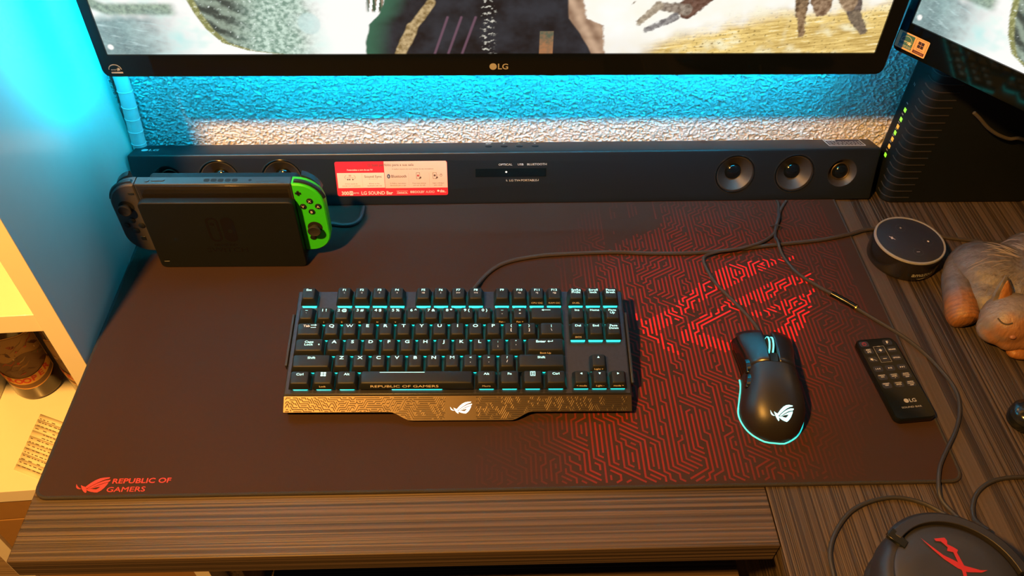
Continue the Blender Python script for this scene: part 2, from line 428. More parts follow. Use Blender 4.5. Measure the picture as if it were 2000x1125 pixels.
B4 = [(.6002, .2245), (.6097, .2174), (.6243, .2018), (.6313, .1884), (.6437, .1638), (.6297, .1704), (.6177, .1836), (.6092, .1953), (.6046, .2089)]
GX = [.40, .46, .50, .54, .60, .66, .72, .78, .84, .90]
GY = [0, .06, .12, .18, .24, .30, .36, .42, .45]
GI = [[.02, .07, .20, .55, .60, .42, .20, .04, .00, .0],
      [.01, .05, .16, .55, .62, .50, .26, .07, .00, .0],
      [.00, .03, .10, .50, .66, .66, .55, .28, .04, .0],
      [.00, .00, .08, .45, .68, .70, .66, .46, .14, .03],
      [.00, .00, .04, .30, .70, .74, .70, .45, .20, .10],
      [.00, .00, .00, .12, .46, .66, .60, .36, .20, .14],
      [.00, .00, .00, .03, .18, .34, .34, .24, .18, .14],
      [.00, .00, .00, .00, .03, .08, .11, .12, .12, .10],
      [.00, .00, .00, .00, .00, .05, .07, .08, .08, .06]]
def inten(x, y):
    if x <= GX[0] or x >= GX[-1]: return 0
    i = max(k for k in range(len(GX) - 1) if GX[k] <= x); j = max(k for k in range(len(GY) - 1) if GY[k] <= y)
    a = (x - GX[i]) / (GX[i + 1] - GX[i]); b = min(1, (y - GY[j]) / (GY[j + 1] - GY[j]))
    return (GI[j][i] * (1 - a) + GI[j][i + 1] * a) * (1 - b) + (GI[j + 1][i] * (1 - a) + GI[j + 1][i + 1] * a) * b
def maze(x0, x1, y0, y1, s, keep, rng, most=26):
    """self-avoiding walkers on a triangular grid that run along y with diagonal jogs: parallel maze lines"""
    h = s * .8660254; nx = int((x1 - x0) / h); ny = int((y1 - y0) / s)
    pos = lambda i, j: (x0 + i * h, y0 + (j + .5 * (i % 2)) * s)
    nb = lambda i, j: [(i, j + 1), (i + 1, j + (i % 2)), (i + 1, j - 1 + (i % 2)), (i, j - 1), (i - 1, j - 1 + (i % 2)), (i - 1, j + (i % 2))]
    used = set(); paths = []; nodes = [(i, j) for i in range(nx) for j in range(ny)]; rng.shuffle(nodes)
    for st in nodes:
        if st in used: continue
        used.add(st); lean = rng.choice([1, 5]); halves = []
        for up in (True, False):
            cur = st; d = 0 if rng.random() < .75 else lean; half = []
            for _ in range(most):
                if d == 0: order = [0, lean, 6 - lean] if rng.random() < keep else [lean, 0, 6 - lean]
                else: order = [d, 0] if rng.random() < .62 else [0, d]
                for q in order:
                    nn = nb(*cur)[q if up else (q + 3) % 6]
                    if nn not in used and 0 <= nn[0] < nx and 0 <= nn[1] < ny:
                        half.append(pos(*nn)); used.add(nn); cur = nn
                        if d == 0 and q: lean = q
                        d = q
                        break
                else: break
            halves.append(half)
        p = halves[1][::-1] + [pos(*st)] + halves[0]
        if len(p) > 1: paths.append(p)
    return paths
def ribbon(p, w):
    """left and right edge points of a mitred flat line through the points p"""
    out = []
    for i, a in enumerate(p):
        a = Vector(a)
        d0 = (a - Vector(p[i - 1])).normalized() if i else None; d1 = (Vector(p[i + 1]) - a).normalized() if i < len(p) - 1 else None
        if d0 is None: d0 = d1
        if d1 is None: d1 = d0
        t = (d0 + d1).normalized(); n = Vector((-t.y, t.x)); k = w / max(.5, t.dot(d0)); out.append((a - n * k, a + n * k))
    return out
dim, lit = MB(), MB()
base = (.0335, .0185, .0140)
for path in maze(.41, .885, .006, .432, .0056, .83, random.Random(11)):
    rb = ribbon(path, .00098); z = .0031; tone = random.uniform(.85, 1.1)
    for i in range(len(path) - 1):
        m = ((path[i][0] + path[i + 1][0]) / 2, (path[i][1] + path[i + 1][1]) / 2)
        hot = any(inside(m, B) for B in (B1, B2, B3, B4))
        I = inten(*m) * tone
        if not hot and I < .03: continue
        if not hot and I < .25 and m[1] > .27 and m[0] < .66 and noise.noise(Vector((path[0][0] * 40, path[0][1] * 8, 0))) < .0: continue
        (l0, r0), (l1, r1) = rb[i], rb[i + 1]
        q = [(l0.x, l0.y, z), (l1.x, l1.y, z), (r1.x, r1.y, z), (r0.x, r0.y, z)]
        if hot: lit.add(q, [(3, 2, 1, 0)], (.72, .022, .026))
        else:
            k = I * .62
            dim.add(q, [(3, 2, 1, 0)], tuple(base[c_] * (1 - k) + (.42, .020, .020)[c_] * k for c_ in range(3)))
lab(dim.build('pattern_print', attr_mat('cloth_print', .85, spec=.12), pad, fixn=False, smooth=False), 'dull red maze line print')
lab(lit.build('emblem_print', attr_mat('cloth_print', .85, spec=.12), pad, fixn=False, smooth=False), 'bright red eye emblem made of maze lines')
mb = MB(); T = Tz(.00312)
eye_logo(mb, .0525, .0135, .031, T, sy=.93)
mb.text('REPUBLIC OF', .098, .0175, .0050, T, 1.5, .01, maxw=.055)
mb.text('GAMERS', .0855, .0085, .0050, T, 1.5, .01, maxw=.036)
o = mb.build('logo_print', M_red, pad, fixn=False, smooth=False)

# ------------------------------------------------------------------ keyboard
K = .01905
KBY = -.0035
kb = thing('keyboard', 'black mechanical keyboard with cyan backlit keys on the mouse pad', 'keyboard', (.22914, .10903 + .0055, .0250), (.18, 0, -.0131))
WK = 18.25 * K
M_kplate = mat('brushed_dark_aluminium', (.075, .078, .095), .34, .9, vary=.15, vscale=300)
M_kcase = mat('keyboard_case_plastic', (.014, .014, .016), .5)
M_cap = mat('keycap_plastic', (.0070, .0095, .0125), .5, spec=.32, bump=.25, bscale=3000, bdist=.0001)
M_leg = mat('cyan_backlit_legend', (.3, .5, .5), .5, emit=(.30, .95, 1.0), es=1.15)
M_leg2 = mat('pale_legend', (.5, .5, .5), .5, emit=(.62, .9, .92), es=.32)
M_led = mat('cyan_switch_light', (.05, .4, .35), .4, emit=(.008, .78, .68), es=2.0)
M_front = mat('front_print', (.55, .5, .46), .6)
yb, yf = 5.25 * K + .0125, -.0132
# case below the plate reaches the pad; sides rise with the tilt
bot = lambda y: -(.0250 - .0040) / math.cos(.18) - y * math.tan(.18) + .0002
case = MB()
ring = lambda y: [(-.0045, y, bot(y)), (WK + .0045, y, bot(y)), (WK + .0055, y, -.003), (WK + .0045, y, -.0006), (-.0045, y, -.0006), (-.0055, y, -.003)]
case.loft([ring(yf), ring(yb)])
case.build('case', M_kcase, kb, .0008)
MB().box(-.0035, WK + .0035, yf + .0006, yb - .0006, -.0008, .0004).build('top_plate', M_kplate, kb, .0004)
for sx in (-1, 1):
    x0 = -.0085 if sx < 0 else WK + .0057
    y0s, y1s = (1.1 * K, 4.4 * K) if sx < 0 else (.0, 4.5 * K)
    MB().box(x0, x0 + .0028, y0s, y1s, -.010, -.0006).build('side_rail', M_kcase, kb, .0006)
# front lip with engraved maze relief
lipw = WK + .009; xs = [0, .106, .122, .160, .198, .236, .252, lipw]
def lip_front(x):
    x += .0045
    pts = [(0, 0), (.108, 0), (.130, .0095), (.232, .0095), (.254, .0), (lipw, 0)]
    for (a, p), (b, q) in zip(pts, pts[1:]):
        if a <= x <= b + 1e-9:
            t = (x - a) / (b - a); t = t * t * (3 - 2 * t); return p + (q - p) * t
    return 0
ztop = -.0005
def lip_depth(x): return .0157 + lip_front(x) * .84
def lip_pt(x, s, e=0.0):
    D = lip_depth(x)
    return Vector((x, yf - .0008 - D * s, ztop - .40 * D * s + e))
lip = MB(); nx = 90
rings = []
for i in range(nx + 1):
    x = -.0045 + lipw * i / nx
    a, b = lip_pt(x, 0), lip_pt(x, 1)
    rings.append([(x, yf - .0002, ztop - .0004), tuple(a), tuple(b), (x, b.y + .0008, b.z - .0022), (x, yf - .008, bot(yf - .008) + .0006), (x, yf - .0002, bot(yf) + .0006)])
lip.loft(rings).build('front_lip', mat('bronze_black_aluminium', (.062, .050, .041), .40, .9, vary=.1), kb, .0004)
eng = MB()
for path in maze(0.0, .0285, .002, lipw - .002, .0021, .74, random.Random(5), 12):
    rb = ribbon(path, .00045)
    def fits(v, u): return .0011 < v < lip_depth(u - .0045) - .0009 and abs(u - .1805) > .0155
    for i in range(len(path) - 1):
        if not (fits(*path[i]) and fits(*path[i + 1])): continue
        P_ = lambda q, e: lip_pt(q[1] - .0045, q[0] / lip_depth(q[1] - .0045), e)
        (l0, r0), (l1, r1) = rb[i], rb[i + 1]
        eng.add([P_(l0, .00006), P_(path[i], .00016), P_(r0, .00006), P_(l1, .00006), P_(path[i + 1], .00016), P_(r1, .00006)], [(0, 1, 4, 3), (1, 2, 5, 4)])
o = eng.build('lip_relief', MATS['bronze_black_aluminium'], kb, fixn=False, smooth=False); o['kind'] = 'stuff'; lab(o, 'raised maze line relief on the front lip')
mb = MB()
Tl = lambda u, v: lip_pt(u, min(1, max(0, .5 - v / .0265)), .0007)
eye_logo(mb, .1765, .0, .0225, Tl, sy=1.0)
lab(mb.build('emblem', mat('white_glowing_emblem', (.6, .6, .6), .5, emit=(.72, .97, 1.0), es=1.25), kb, fixn=False, smooth=False), 'glowing white eye emblem')

_caps = {}
ROWH = {5.25: .0132, 4: .0118, 3: .0112, 2: .0108, 1: .0112, 0: .0112}
def cap_mesh(w, row):
    key = (round(w, 2), row)
    if key in _caps: return _caps[key]
    W = w * K - .0010; D = K - .0010; h = ROWH[row]; zb = .0043
    tw, td, off = W - .0056, .0135, .0012
    if row == 5.25: off = .0018
    mb = MB(); nu = 6
    def ring(wd, dp, oy, z, r):
        return [(x, y + oy, z) for x, y in rrect(0, 0, wd, dp, r, 2)]
    rings = [ring(W, D, 0, zb, .0008), ring(W - .0012, D - .0006, .0001, zb + .0022, .0009), ring(tw + .0008, td + .0008, off - .0001, h - .0010, .0014), ring(tw, td, off, h - .0002, .0014), ring(tw - .0012, td - .0012, off, h + .0001, .0012)]
    mb.loft(rings)
    # dish: lower the inside of the top
    in_ = [(x, y + off, h + .0001 - (.00045 if w < 6 else -.0002)) for x, y in rrect(0, 0, max(.002, tw * .25), td * .6, .0010, 2)]
    o0 = len(mb.v) - len(in_)
    mb.f.pop(); mb.c.pop()
    b0 = len(mb.v); mb.v += in_; n = len(in_)
    for k in range(n):
        mb.f.append((o0 + k, o0 + (k + 1) % n, b0 + (k + 1) % n, b0 + k)); mb.c.append(None)
    mb.f.append(tuple(b0 + k for k in range(n))); mb.c.append(None)
    o = mb.build('keycap', M_cap, None, ang=32); me = o.data; bpy.data.objects.remove(o)
    _caps[key] = (me, h, off, tw, td); return _caps[key]
_sw = {}
def sw_mesh(w, ext=0.0):
    if (w, ext) in _sw: return _sw[(w, ext)]
    hw = .0076 if w < 6 else .026
    o = MB().prism(rrect(0, -.0003 - ext / 2, hw * 2, .0156 + ext, .001, 2), .0005, .0030).build('switch', M_led, None); me = o.data; bpy.data.objects.remove(o); _sw[(w, ext)] = me; return me

def arrow_poly(kind, u, v, s):
    P = {'up': [(-.6, -.5), (.6, -.5), (0, .6)], 'down': [(-.6, .5), (0, -.6), (.6, .5)], 'left': [(.5, -.6), (.5, .6), (-.6, 0)], 'right': [(-.5, -.6), (.6, 0), (-.5, .6)]}[kind]
    return [(u + x * s, v + y * s) for x, y in P]
def key(c0, row, w, top, sub=None, front=None, big=True, special=None):
    me, h, off, tw, td = cap_mesh(w, row)
    cx, cy = (c0 + w / 2) * K, row * K
    o = bpy.data.objects.new('keycap', me); COL.objects.link(o); o.parent = kb; o.location = (cx, cy, 0)
    s = bpy.data.objects.new('switch', sw_mesh(6.25 if w > 6 else 1, .0013 if row == 5.25 or (row == 3 and c0 > 15) else 0.0)); COL.objects.link(s); s.parent = kb; s.location = (cx, cy, 0)
    ly = off + (.0036 if row != 5.25 else .0042)
    T = Tz(h + .00022)
    mb = MB(); lines = top.split('\n') if top else []
    for i, t in enumerate(lines):
        single = len(t) == 1 and t.isalnum()
        hh = .0033 if single else (.0030 if row == 4 and w == 1 and len(t) == 3 and t[1] == ' ' else .0024)
        mb.text(t, 0, ly - i * .0031, hh, T, 1.45 if single else 1.3, .018, maxw=tw - .0026)
    if special in ('up', 'down', 'left', 'right'): mb.flat(arrow_poly(special, 0, ly, .0021), T)
    if special == 'win':
        for a in (-1, 1):
            for b in (-1, 1):
                mb.flat([(a * .0003, ly + b * .0003), (a * .0027, ly + b * .0003), (a * .0027, ly + b * .0023), (a * .0003, ly + b * .0023)][:: a * b], T)
    if special == 'menu':
        mb.frame(-.0026, .0026, ly - .0026, ly + .0026, .0007, T)
        for k in (-1, 0, 1): mb.rect(-.0011, .0011, ly + k * .0011 - .0002, ly + k * .0011 + .0003, T)
    if special == 'back':
        mb.rect(-.0035, .0045, ly - .0003, ly + .0003, T); mb.flat([(-.0052, ly), (-.003, ly - .0012), (-.003, ly + .0012)], T)
    if special == 'enter':
        mb.text('Enter', -.0045, ly, .0024, T, 1.35, .03); mb.rect(.0035, .0080, ly - .0003, ly + .0003, T); mb.rect(.0074, .0080, ly, ly + .0014, T); mb.flat([(.0022, ly), (.004, ly - .0012), (.004, ly + .0012)], T)
    if special == 'space': mb.rect(-.026 - .012, .020 - .012, off + .0052, off + .0058, T)
    if special == 'caps': mb.flat(circ(.0105, ly - .0032, .0008, 10), T)
    if special == 'tab':
        mb.rect(.002, .0075, ly + .0006, ly + .0012, T); mb.rect(.002, .0075, ly - .0022, ly - .0016, T); mb.flat([(.0062, ly + .0021), (.0062, ly - .0003), (.0082, ly + .0009)], T)
    if mb.v:
        mb.build('legend', M_leg, o, fixn=False, smooth=False)
    if sub:
        m2 = MB()
        for (t, u, v, hh) in sub:
            m2.text(t, u, ly + v, hh, T, 1.2, .02)
        m2.build('legend', M_leg2, o, fixn=False, smooth=False)
    if front:
        D = K - .001; y0 = -D / 2 + .0001; y1 = off - td / 2 - .0004
        Tf = T_plane((0, y0, .0060), (1, 0, 0), (0, y1 - y0, h - .001 - .0060), .0003)
        m3 = MB()
        wide = 2.0 if special == 'space' else 1.35
        m3.text(front, 0 if special != 'space' else -.012, .0026, .0017 if special != 'space' else .0024, Tf, wide, .01)
        m3.build('front_legend', M_front, o, fixn=False, smooth=False)
F = 5.25
key(0, F, 1, 'Esc')
for i in range(4): key(2 + i, F, 1, 'F%d' % (i + 1), [('\u00b7%d' % (i + 1), 0, -.0038, .0014)])
for i in range(4): key(6.5 + i, F, 1, 'F%d' % (i + 5), [(('>II', 'I', 'I<<', '>>I')[i], 0, -.0038, .0017)])
key(11, F, 1, 'F9'); key(12, F, 1, 'F10', [('<x', 0, -.0038, .0018)]); key(13, F, 1, 'F11', [('<)', 0, -.0038, .0018)], 'CPU OC'); key(14, F, 1, 'F12', [('<))', 0, -.0038, .0018)], 'RAM OC')
key(15.25, F, 1, 'SysRq\nPrtSc', None, 'DUEL'); key(16.25, F, 1, 'Scroll\nlock'); key(17.25, F, 1, 'Pause\nBreak')
key(0, 4, 1, '~', [('`', 0, -.004, .002)])
for i, (a, b) in enumerate(zip('1234567890', '!@#$%^&*()')): key(1 + i, 4, 1, '', None, ('i', 'ii', 'iii', 'iv', 'v', None, None, None, None, None)[i], special=None) if False else None
for i, (a, b) in enumerate(zip('1234567890', '!@#$%^&*()')):
    fr = ('i', 'ii', 'iii', 'iv', 'v')[i] if i < 5 else None
    key(1 + i, 4, 1, a + ' ' + b, None, fr)
key(11, 4, 1, '\u2013', [('-', 0, -.0042, .0024)], 'Fan -'); key(12, 4, 1, '+', [('=', 0, -.0042, .0022)], 'Fan +'); key(13, 4, 2, '', special='back')
key(15.25, 4, 1, 'Ins'); key(16.25, 4, 1, 'Home'); key(17.25, 4, 1, 'Page\nUp')
key(0, 3, 1.5, '', [('Tab', -.0025, 0, .0026)], special='tab')
for i, ch in enumerate('QWERTYUIOP'): key(1.5 + i, 3, 1, ch)
key(11.5, 3, 1, '{', [('[', 0, -.0050, .0026)]); key(12.5, 3, 1, '}', [(']', 0, -.0050, .0026)]); key(13.5, 3, 1.5, '|', [('\\', 0, -.0050, .0026)])
key(15.25, 3, 1, 'Del', None, 'BIOS'); key(16.25, 3, 1, 'End'); key(17.25, 3, 1, 'Page\nDown')
key(0, 2, 1.75, 'Caps\nLock', special='caps')
for i, ch in enumerate('ASDFGHJKL'): key(1.75 + i, 2, 1, ch)
key(10.75, 2, 1, ':', [(';', 0, -.0050, .0026)]); key(11.75, 2, 1, '"', [("'", 0, -.0050, .0026)]); key(12.75, 2, 2.25, '', None, 'Boot Up', special='enter')
key(0, 1, 2.25, 'Shift')
for i, ch in enumerate('ZXCVBNM'): key(2.25 + i, 1, 1, ch)
key(9.25, 1, 1, '<', [(',', 0, -.0045, .0026)]); key(10.25, 1, 1, '>', [('.', 0, -.0045, .0026)]); key(11.25, 1, 1, '?', [('/', 0, -.0045, .0026)]); key(12.25, 1, 2.75, 'Shift')
key(16.25, 1, 1, '', None, 'Light +', special='up')
key(0, 0, 1.25, 'Ctrl'); key(1.25, 0, 1.25, '', None, 'Lock', special='win'); key(2.5, 0, 1.25, 'Alt')
key(3.75, 0, 6.25, '', None, 'REPUBLIC OF GAMERS', special='space')
key(10, 0, 1.25, 'Alt', None, 'Macro'); key(11.25, 0, 1.25, 'Fn'); key(12.5, 0, 1.25, '', special='menu'); key(13.75, 0, 1.25, 'Ctrl')
key(15.25, 0, 1, '', None, '< mode', special='left'); key(16.25, 0, 1, '', None, 'Light -', special='down'); key(17.25, 0, 1, '', None, 'mode >', special='right')
# cable of the keyboard, in world space (child keeps the world position)
def world_child(o, parent):
    bpy.context.view_layer.update()
    o.parent = parent; o.matrix_parent_inverse = parent.matrix_world.inverted(); return o
kc = [(.4085, .2225, .030), (.412, .235, .024), (.4153, .2500, .014), (.4268, .2770, .0068), (.4424, .2970, .0058), (.4645, .3098, .0058), (.5026, .3185, .0058), (.5472, .3217, .0058), (.5918, .3230, .0058), (.6424, .3203, .0058), (.6936, .3208, .0058), (.7529, .3272, .0058), (.7865, .3323, .0062), (.8542, .3420, .0058), (.895, .352, .0058), (.9272, .3635, .0040), (.975, .3655, .0028), (1.0224, .3485, .0028), (1.0532, .3424, .0028), (1.0792, .3380, .0028), (1.15, .345, .0028), (1.24, .40, .0028)]
world_child(MB().tube(kc, .0024, 8).build('cable', mat('braided_cable', (.030, .024, .022), .7, bump=.8, bscale=1500, bdist=.0006)), kb)

# ------------------------------------------------------------------ gaming mouse
ms = thing('computer_mouse', 'black ergonomic mouse with glowing cyan emblem on the mouse pad', 'mouse', (.7305, .1105, .0034), (0, 0, R(-7.5)))
M_mouse = mat('satin_mouse_plastic', (.013, .012, .012), .42)
M_mside = mat('mouse_side_rubber', (.014, .013, .013), .6)
def lerp_tab(tab, t):
    n = len(tab)
    if t <= tab[0][0]: return tab[0][1]
    if t >= tab[-1][0]: return tab[-1][1]
    i = max(k for k in range(n - 1) if tab[k][0] <= t)
    sl = lambda k: (tab[min(k + 1, n - 1)][1] - tab[max(k - 1, 0)][1]) / (tab[min(k + 1, n - 1)][0] - tab[max(k - 1, 0)][0])
    (a, p), (b, q) = tab[i], tab[i + 1]; h = b - a; x = (t - a) / h
    return p * (2 * x ** 3 - 3 * x * x + 1) + sl(i) * h * (x ** 3 - 2 * x * x + x) + q * (3 * x * x - 2 * x ** 3) + sl(i + 1) * h * (x ** 3 - x * x)
WL = [(-.064, .006), (-.060, .0175), (-.050, .0275), (-.034, .0330), (-.015, .0305), (.005, .0275), (.03, .0305), (.05, .0350), (.064, .0365)]
WR = [(-.064, .006), (-.060, .0165), (-.050, .0262), (-.034, .0325), (-.015, .0325), (.005, .0300), (.03, .0305), (.05, .0330), (.064, .0325)]
HH = [(-.064, .006), (-.060, .0180), (-.050, .0285), (-.030, .0370), (-.010, .0405), (.010, .0398), (.035, .0352), (.055, .0292), (.064, .0255)]
def mtop(x, y):
    w = lerp_tab(WL, y) if x < 0 else lerp_tab(WR, y); h = lerp_tab(HH, y)
    q = min(1, abs(x) / w); return h * (1 - q ** 2.6) ** .42 + .0006
def msec(y, n=28, shrink=0.0):
    wl, wr, h = lerp_tab(WL, y) - shrink, lerp_tab(WR, y) - shrink, lerp_tab(HH, y) - shrink
    out = []
    for k in range(n + 1):
        a = math.pi * k / n; c, s = math.cos(a), math.sin(a)
        w = wr if c > 0 else wl
        out.append((w * math.copysign(abs(c) ** .72, c), y, .0030 + (h - .003) * (abs(s) ** .85)))
    return out
mb = MB(); ys = [-.064, -.0625, -.060, -.055, -.05, -.042, -.034, -.025, -.015, -.005, .005, .0105]
rings = [msec(y) for y in ys]
mb.loft(rings, caps=True)
mb.build('shell', M_mouse, ms, ang=60)
# base tray under everything
ys2 = [-.063, -.06, -.05, -.034, -.015, .005, .03, .05, .063]
mb = MB(); outl = [(lerp_tab(WR, y) - .002, y) for y in ys2] + [(-lerp_tab(WL, y) + .002, y) for y in reversed(ys2)]
mb.prism([(x * .94, y * .985) for x, y in outl], .0, .0040).build('base', M_black, ms)
# inner nose block visible in the channel between the buttons
mb = MB(); mb.loft([[(x * .93, y, max(.001, (z - .0030) * .86 + .001)) for x, y, z in msec(yy)] for yy in (.0105, .02, .035, .05, .0625)])
mb.build('nose', M_gloss, ms, ang=60)
def button(x0f, x1f, y0, y1, name, m, n=12, k=9):
    mb = MB(); vs = []; fs = []
    for j in range(k + 1):
        y = y0 + (y1 - y0) * j / k
        a, b = x0f(y), x1f(y)
        for i in range(n + 1):
            x = a + (b - a) * i / n
            vs.append((x, y, mtop(x * .995, y) + .0004))
    for j in range(k):
        for i in range(n):
            q = j * (n + 1) + i; fs.append((q, q + 1, q + n + 2, q + n + 1))
    mb.add(vs, fs); return mb.build(name, m, ms, fixn=False, ang=60, solid=.003)
button(lambda y: -lerp_tab(WL, y) * .86, lambda y: -.0050, .0112, .0635, 'mouse_button', mat('mouse_button_plastic', (.012, .012, .014), .30, spec=.7))
button(lambda y: .0050, lambda y: lerp_tab(WR, y) * .93, .0112, .0635, 'mouse_button', mat('mouse_button_plastic', (.012, .012, .014), .30, spec=.7))
MB().prism([(x, y) for x, y in rrect(0, .0175, .0085, .012, .001, 2)], .030, .0385).build('dpi_button', M_gloss, ms, .0006)
# wheel
rot = Matrix.Rotation(R(90), 3, 'Y')
w = MB()
for r_, x_ in ((.0095, -.0035), (.0112, -.0028), (.0112, .0028), (.0095, .0035)): pass
ringsw = [[(x_, .040 + r_ * math.cos(2 * math.pi * k / 28), .0255 + r_ * math.sin(2 * math.pi * k / 28)) for k in range(28)] for r_, x_ in ((.009, -.0036), (.0115, -.0026), (.0115, .0026), (.009, .0036))]
wheel = w.loft(ringsw).build('scroll_wheel', M_rubber, ms)
M_cy = mat('cyan_glow', (.1, .5, .5), .4, emit=(.09, .90, .86), es=2.2)
for sx in (-1, 1):
    r0 = [[(sx * x_, .040 + r_ * math.cos(2 * math.pi * k / 28), .0255 + r_ * math.sin(2 * math.pi * k / 28)) for k in range(28)] for r_, x_ in ((.0116, .0012), (.0122, .0015), (.0122, .0026), (.0116, .0029))]
    lab(MB().loft(r0, caps=False).build('wheel_light', M_cy, wheel), 'glowing cyan wheel ring')
# side buttons and side grip on the thumb side
for (y0, y1) in ((.004, .021), (-.015, .002)):
    mb = MB(); n = 8
    R1 = []
    for i in range(n + 1):
        y = y0 + (y1 - y0) * i / n; w_ = lerp_tab(WL, y); t = math.sin(math.pi * (.12 + .76 * i / n)); 
        R1.append([(-w_ * .985 - .0006, y, .0235 - .003 * t), (-w_ * .93 - .0008, y, .0245 + .003 * t), (-w_ * .80, y, .0262 + .003 * t), (-w_ * .80, y, .022)])
    mb.loft(R1).build('thumb_button', M_gloss, ms, .0004)
mb = MB(); eye_logo(mb, .002, -.0475, .0235, lambda u, v: Vector((u, v, mtop(u, v) + .0012)), sy=1.15)
lab(mb.build('emblem', mat('cyan_glowing_emblem', (.4, .6, .6), .5, emit=(.22, .90, 1.0), es=1.35), ms, fixn=False, smooth=False), 'glowing cyan eye emblem')
mb = MB(); pts = [(-lerp_tab(WL, .012 - .0745 * k / 24) - .0004, .012 - .0745 * k / 24, .0012) for k in range(24)] + [(-.010, -.0640, .0012), (0, -.0646, .0012), (.010, -.0640, .0012)] + [(lerp_tab(WR, -.0585 + .03 * k / 8) + .0002, -.0585 + .03 * k / 8, .0012) for k in range(9)]
lab(mb.tube(pts, .0009, 6, 2).build('base_light', mat('cyan_base_light', (.1, .5, .5), .4, emit=(.012, .62, .60), es=1.25), ms), 'cyan light strip around the base')
mc = [(.7393, .1735, .012), (.7400, .1815, .0085), (.7405, .1982, .0058), (.7345, .2154, .0056), (.7213, .2419, .0056), (.7082, .267, .0056), (.702, .2885, .0056), (.6995, .3050, .0064), (.7030, .3128, .0085), (.7201, .3195, .0088), (.7471, .3245, .0088), (.7751, .3345, .0086), (.7945, .349, .0062), (.8061, .3653, .0056), (.8110, .3799, .0056), (.8200, .3998, .0056), (.8285, .4130, .0056), (.833, .4190, .0046)]
world_child(MB().tube(mc, .0020, 8).build('cable', MATS['braided_cable']), ms)

tie = MB().tube([(.0055 * math.cos(2 * math.pi * k / 14), .0012 * math.sin(2 * math.pi * k / 7) * 0, .0037 + .0040 * math.sin(2 * math.pi * k / 14)) for k in range(14)], .0007, 6, 0, True).box(-.0085, -.005, -.0008, .0008, .0030, .0042).build('cable_tie', M_rubber)
tie.location = (.8058, .3655, .0035); tie.rotation_euler = (0, 0, R(-20))
tag(tie, 'thin black tie around the two cables below the soundbar', 'cable tie')

# ------------------------------------------------------------------ remote control
rm = thing('remote_control', 'slim black soundbar remote on the right side of the mouse pad', 'remote', (.8695, .1215, .0034), (0, 0, R(5.0)))
mb = MB(); ol = rrect(0, 0, .044, .107, .006, 4)
mb.loft([[(x * .94, y * .97, 0) for x, y in ol], [(x, y, .0025) for x, y in ol], [(x, y, .0085) for x, y in ol], [(x * .97, y * .985, .0098) for x, y in ol]]).build('body', M_gloss, rm)
Tm = Tz(.00995)
mb = MB()
rows = [(.0445, 'F'), ]
btnpos = []
for r_, v in enumerate((.036, .0245, .0115, .0005, -.0105)):
    for c_, u in enumerate((-.0135, .0, .0135)): btnpos.append((u, v))
btnpos += [(-.0145, .0462), (.0125, .0462)]
for (u, v) in btnpos:
    MB().prism(rrect(u, v, .0105, .0075, .0022, 2), .0095, .0100).build('button', mat('remote_button_rubber', (.017, .016, .017), .5), rm)
Tm = Tz(.01012); pr = MB()
pr.text('F', .0125, .0462, .0034, Tm, 1.1, .03)
pr.text('ASC', -.0135, .0378, .0017, Tm, 1.2, .02); pr.text('(A)', -.0135, .0352, .0019, Tm, 1.2, .02)
pr.text('+', 0, .036, .0044, Tm, 1.1, .03); pr.rect(-.0022, .0022, .0242, .0248, Tm)
pr.text('SOUND', .0135, .036, .0016, Tm, 1.2, .02, maxw=.008); pr.text('OPTICAL', .0135, .0245, .0016, Tm, 1.2, .02, maxw=.008)
pr.text('VOL', 0, .0415, .0011, Tm, 1.2, .0)
pr.flat([(-.0165, .0238), (-.0155, .0238), (-.0140, .0225), (-.0140, .0265), (-.0155, .0252), (-.0165, .0252)], Tm); pr.flat([(-.0168, .0268), (-.0162, .0268), (-.0098, .0224), (-.0104, .0224)], Tm)
def tri(u, v, s, d): return [(u, v - s), (u + d * s * 1.3, v), (u, v + s)][::d]
v = .0115
for u, kind in ((-.0135, 'prev'), (0, 'play'), (.0135, 'next')):
    if kind == 'prev':
        pr.rect(u - .0028, u - .0023, v - .0011, v + .0011, Tm); pr.flat(tri(u, v, .0011, -1), Tm); pr.flat(tri(u + .0022, v, .0011, -1), Tm)
    elif kind == 'next':
        pr.rect(u + .0023, u + .0028, v - .0011, v + .0011, Tm); pr.flat(tri(u, v, .0011, 1), Tm); pr.flat(tri(u - .0022, v, .0011, 1), Tm)
    else:
        pr.flat(tri(u - .002, v, .0011, 1), Tm); pr.rect(u + .0002, u + .0007, v - .0011, v + .0011, Tm); pr.rect(u + .0014, u + .0019, v - .0011, v + .0011, Tm)
for (u, v), ls in {(-.0135, .0005): ('NIGHT', 'ON'), (0, .0005): ('WOOFER', 'LEVEL', '+'), (.0135, .0005): ('AUTO', 'POWER', 'ON'), (-.0135, -.0105): ('NIGHT', 'OFF'), (0, -.0105): ('WOOFER', 'LEVEL', '-'), (.0135, -.0105): ('AUTO', 'POWER', 'OFF')}.items():
    for i, t in enumerate(ls): pr.text(t, u, v + .0021 - i * .0021, .0013, Tm, 1.25, .02, maxw=.0075)
Tg = Tz(.00995)
pr.build('legend_print', M_print, rm, fixn=False, smooth=False)
pr = MB(); pr.frame(-.0062, .0062, .0195, .0418, .0003, Tg); pr.build('volume_outline', M_grey, rm, fixn=False, smooth=False)
pr = MB(); lg_logo(pr, .003, -.0315, .0042, Tg); pr.text('SOUND BAR', .0005, -.0395, .0020, Tg, 1.5, .0, maxw=.022); pr.text('AKB0', .001, -.0425, .0010, Tg, 1.2) if False else None
pr.build('logo_print', M_grey, rm, fixn=False, smooth=False)
pr = MB(); pr.flat(circ(-.0145, .0462, .0024, 18), Tm, holes=[list(reversed(circ(-.0145, .0462, .0018, 18)))]); pr.rect(-.0148, -.0142, .0465, .0488, Tm)
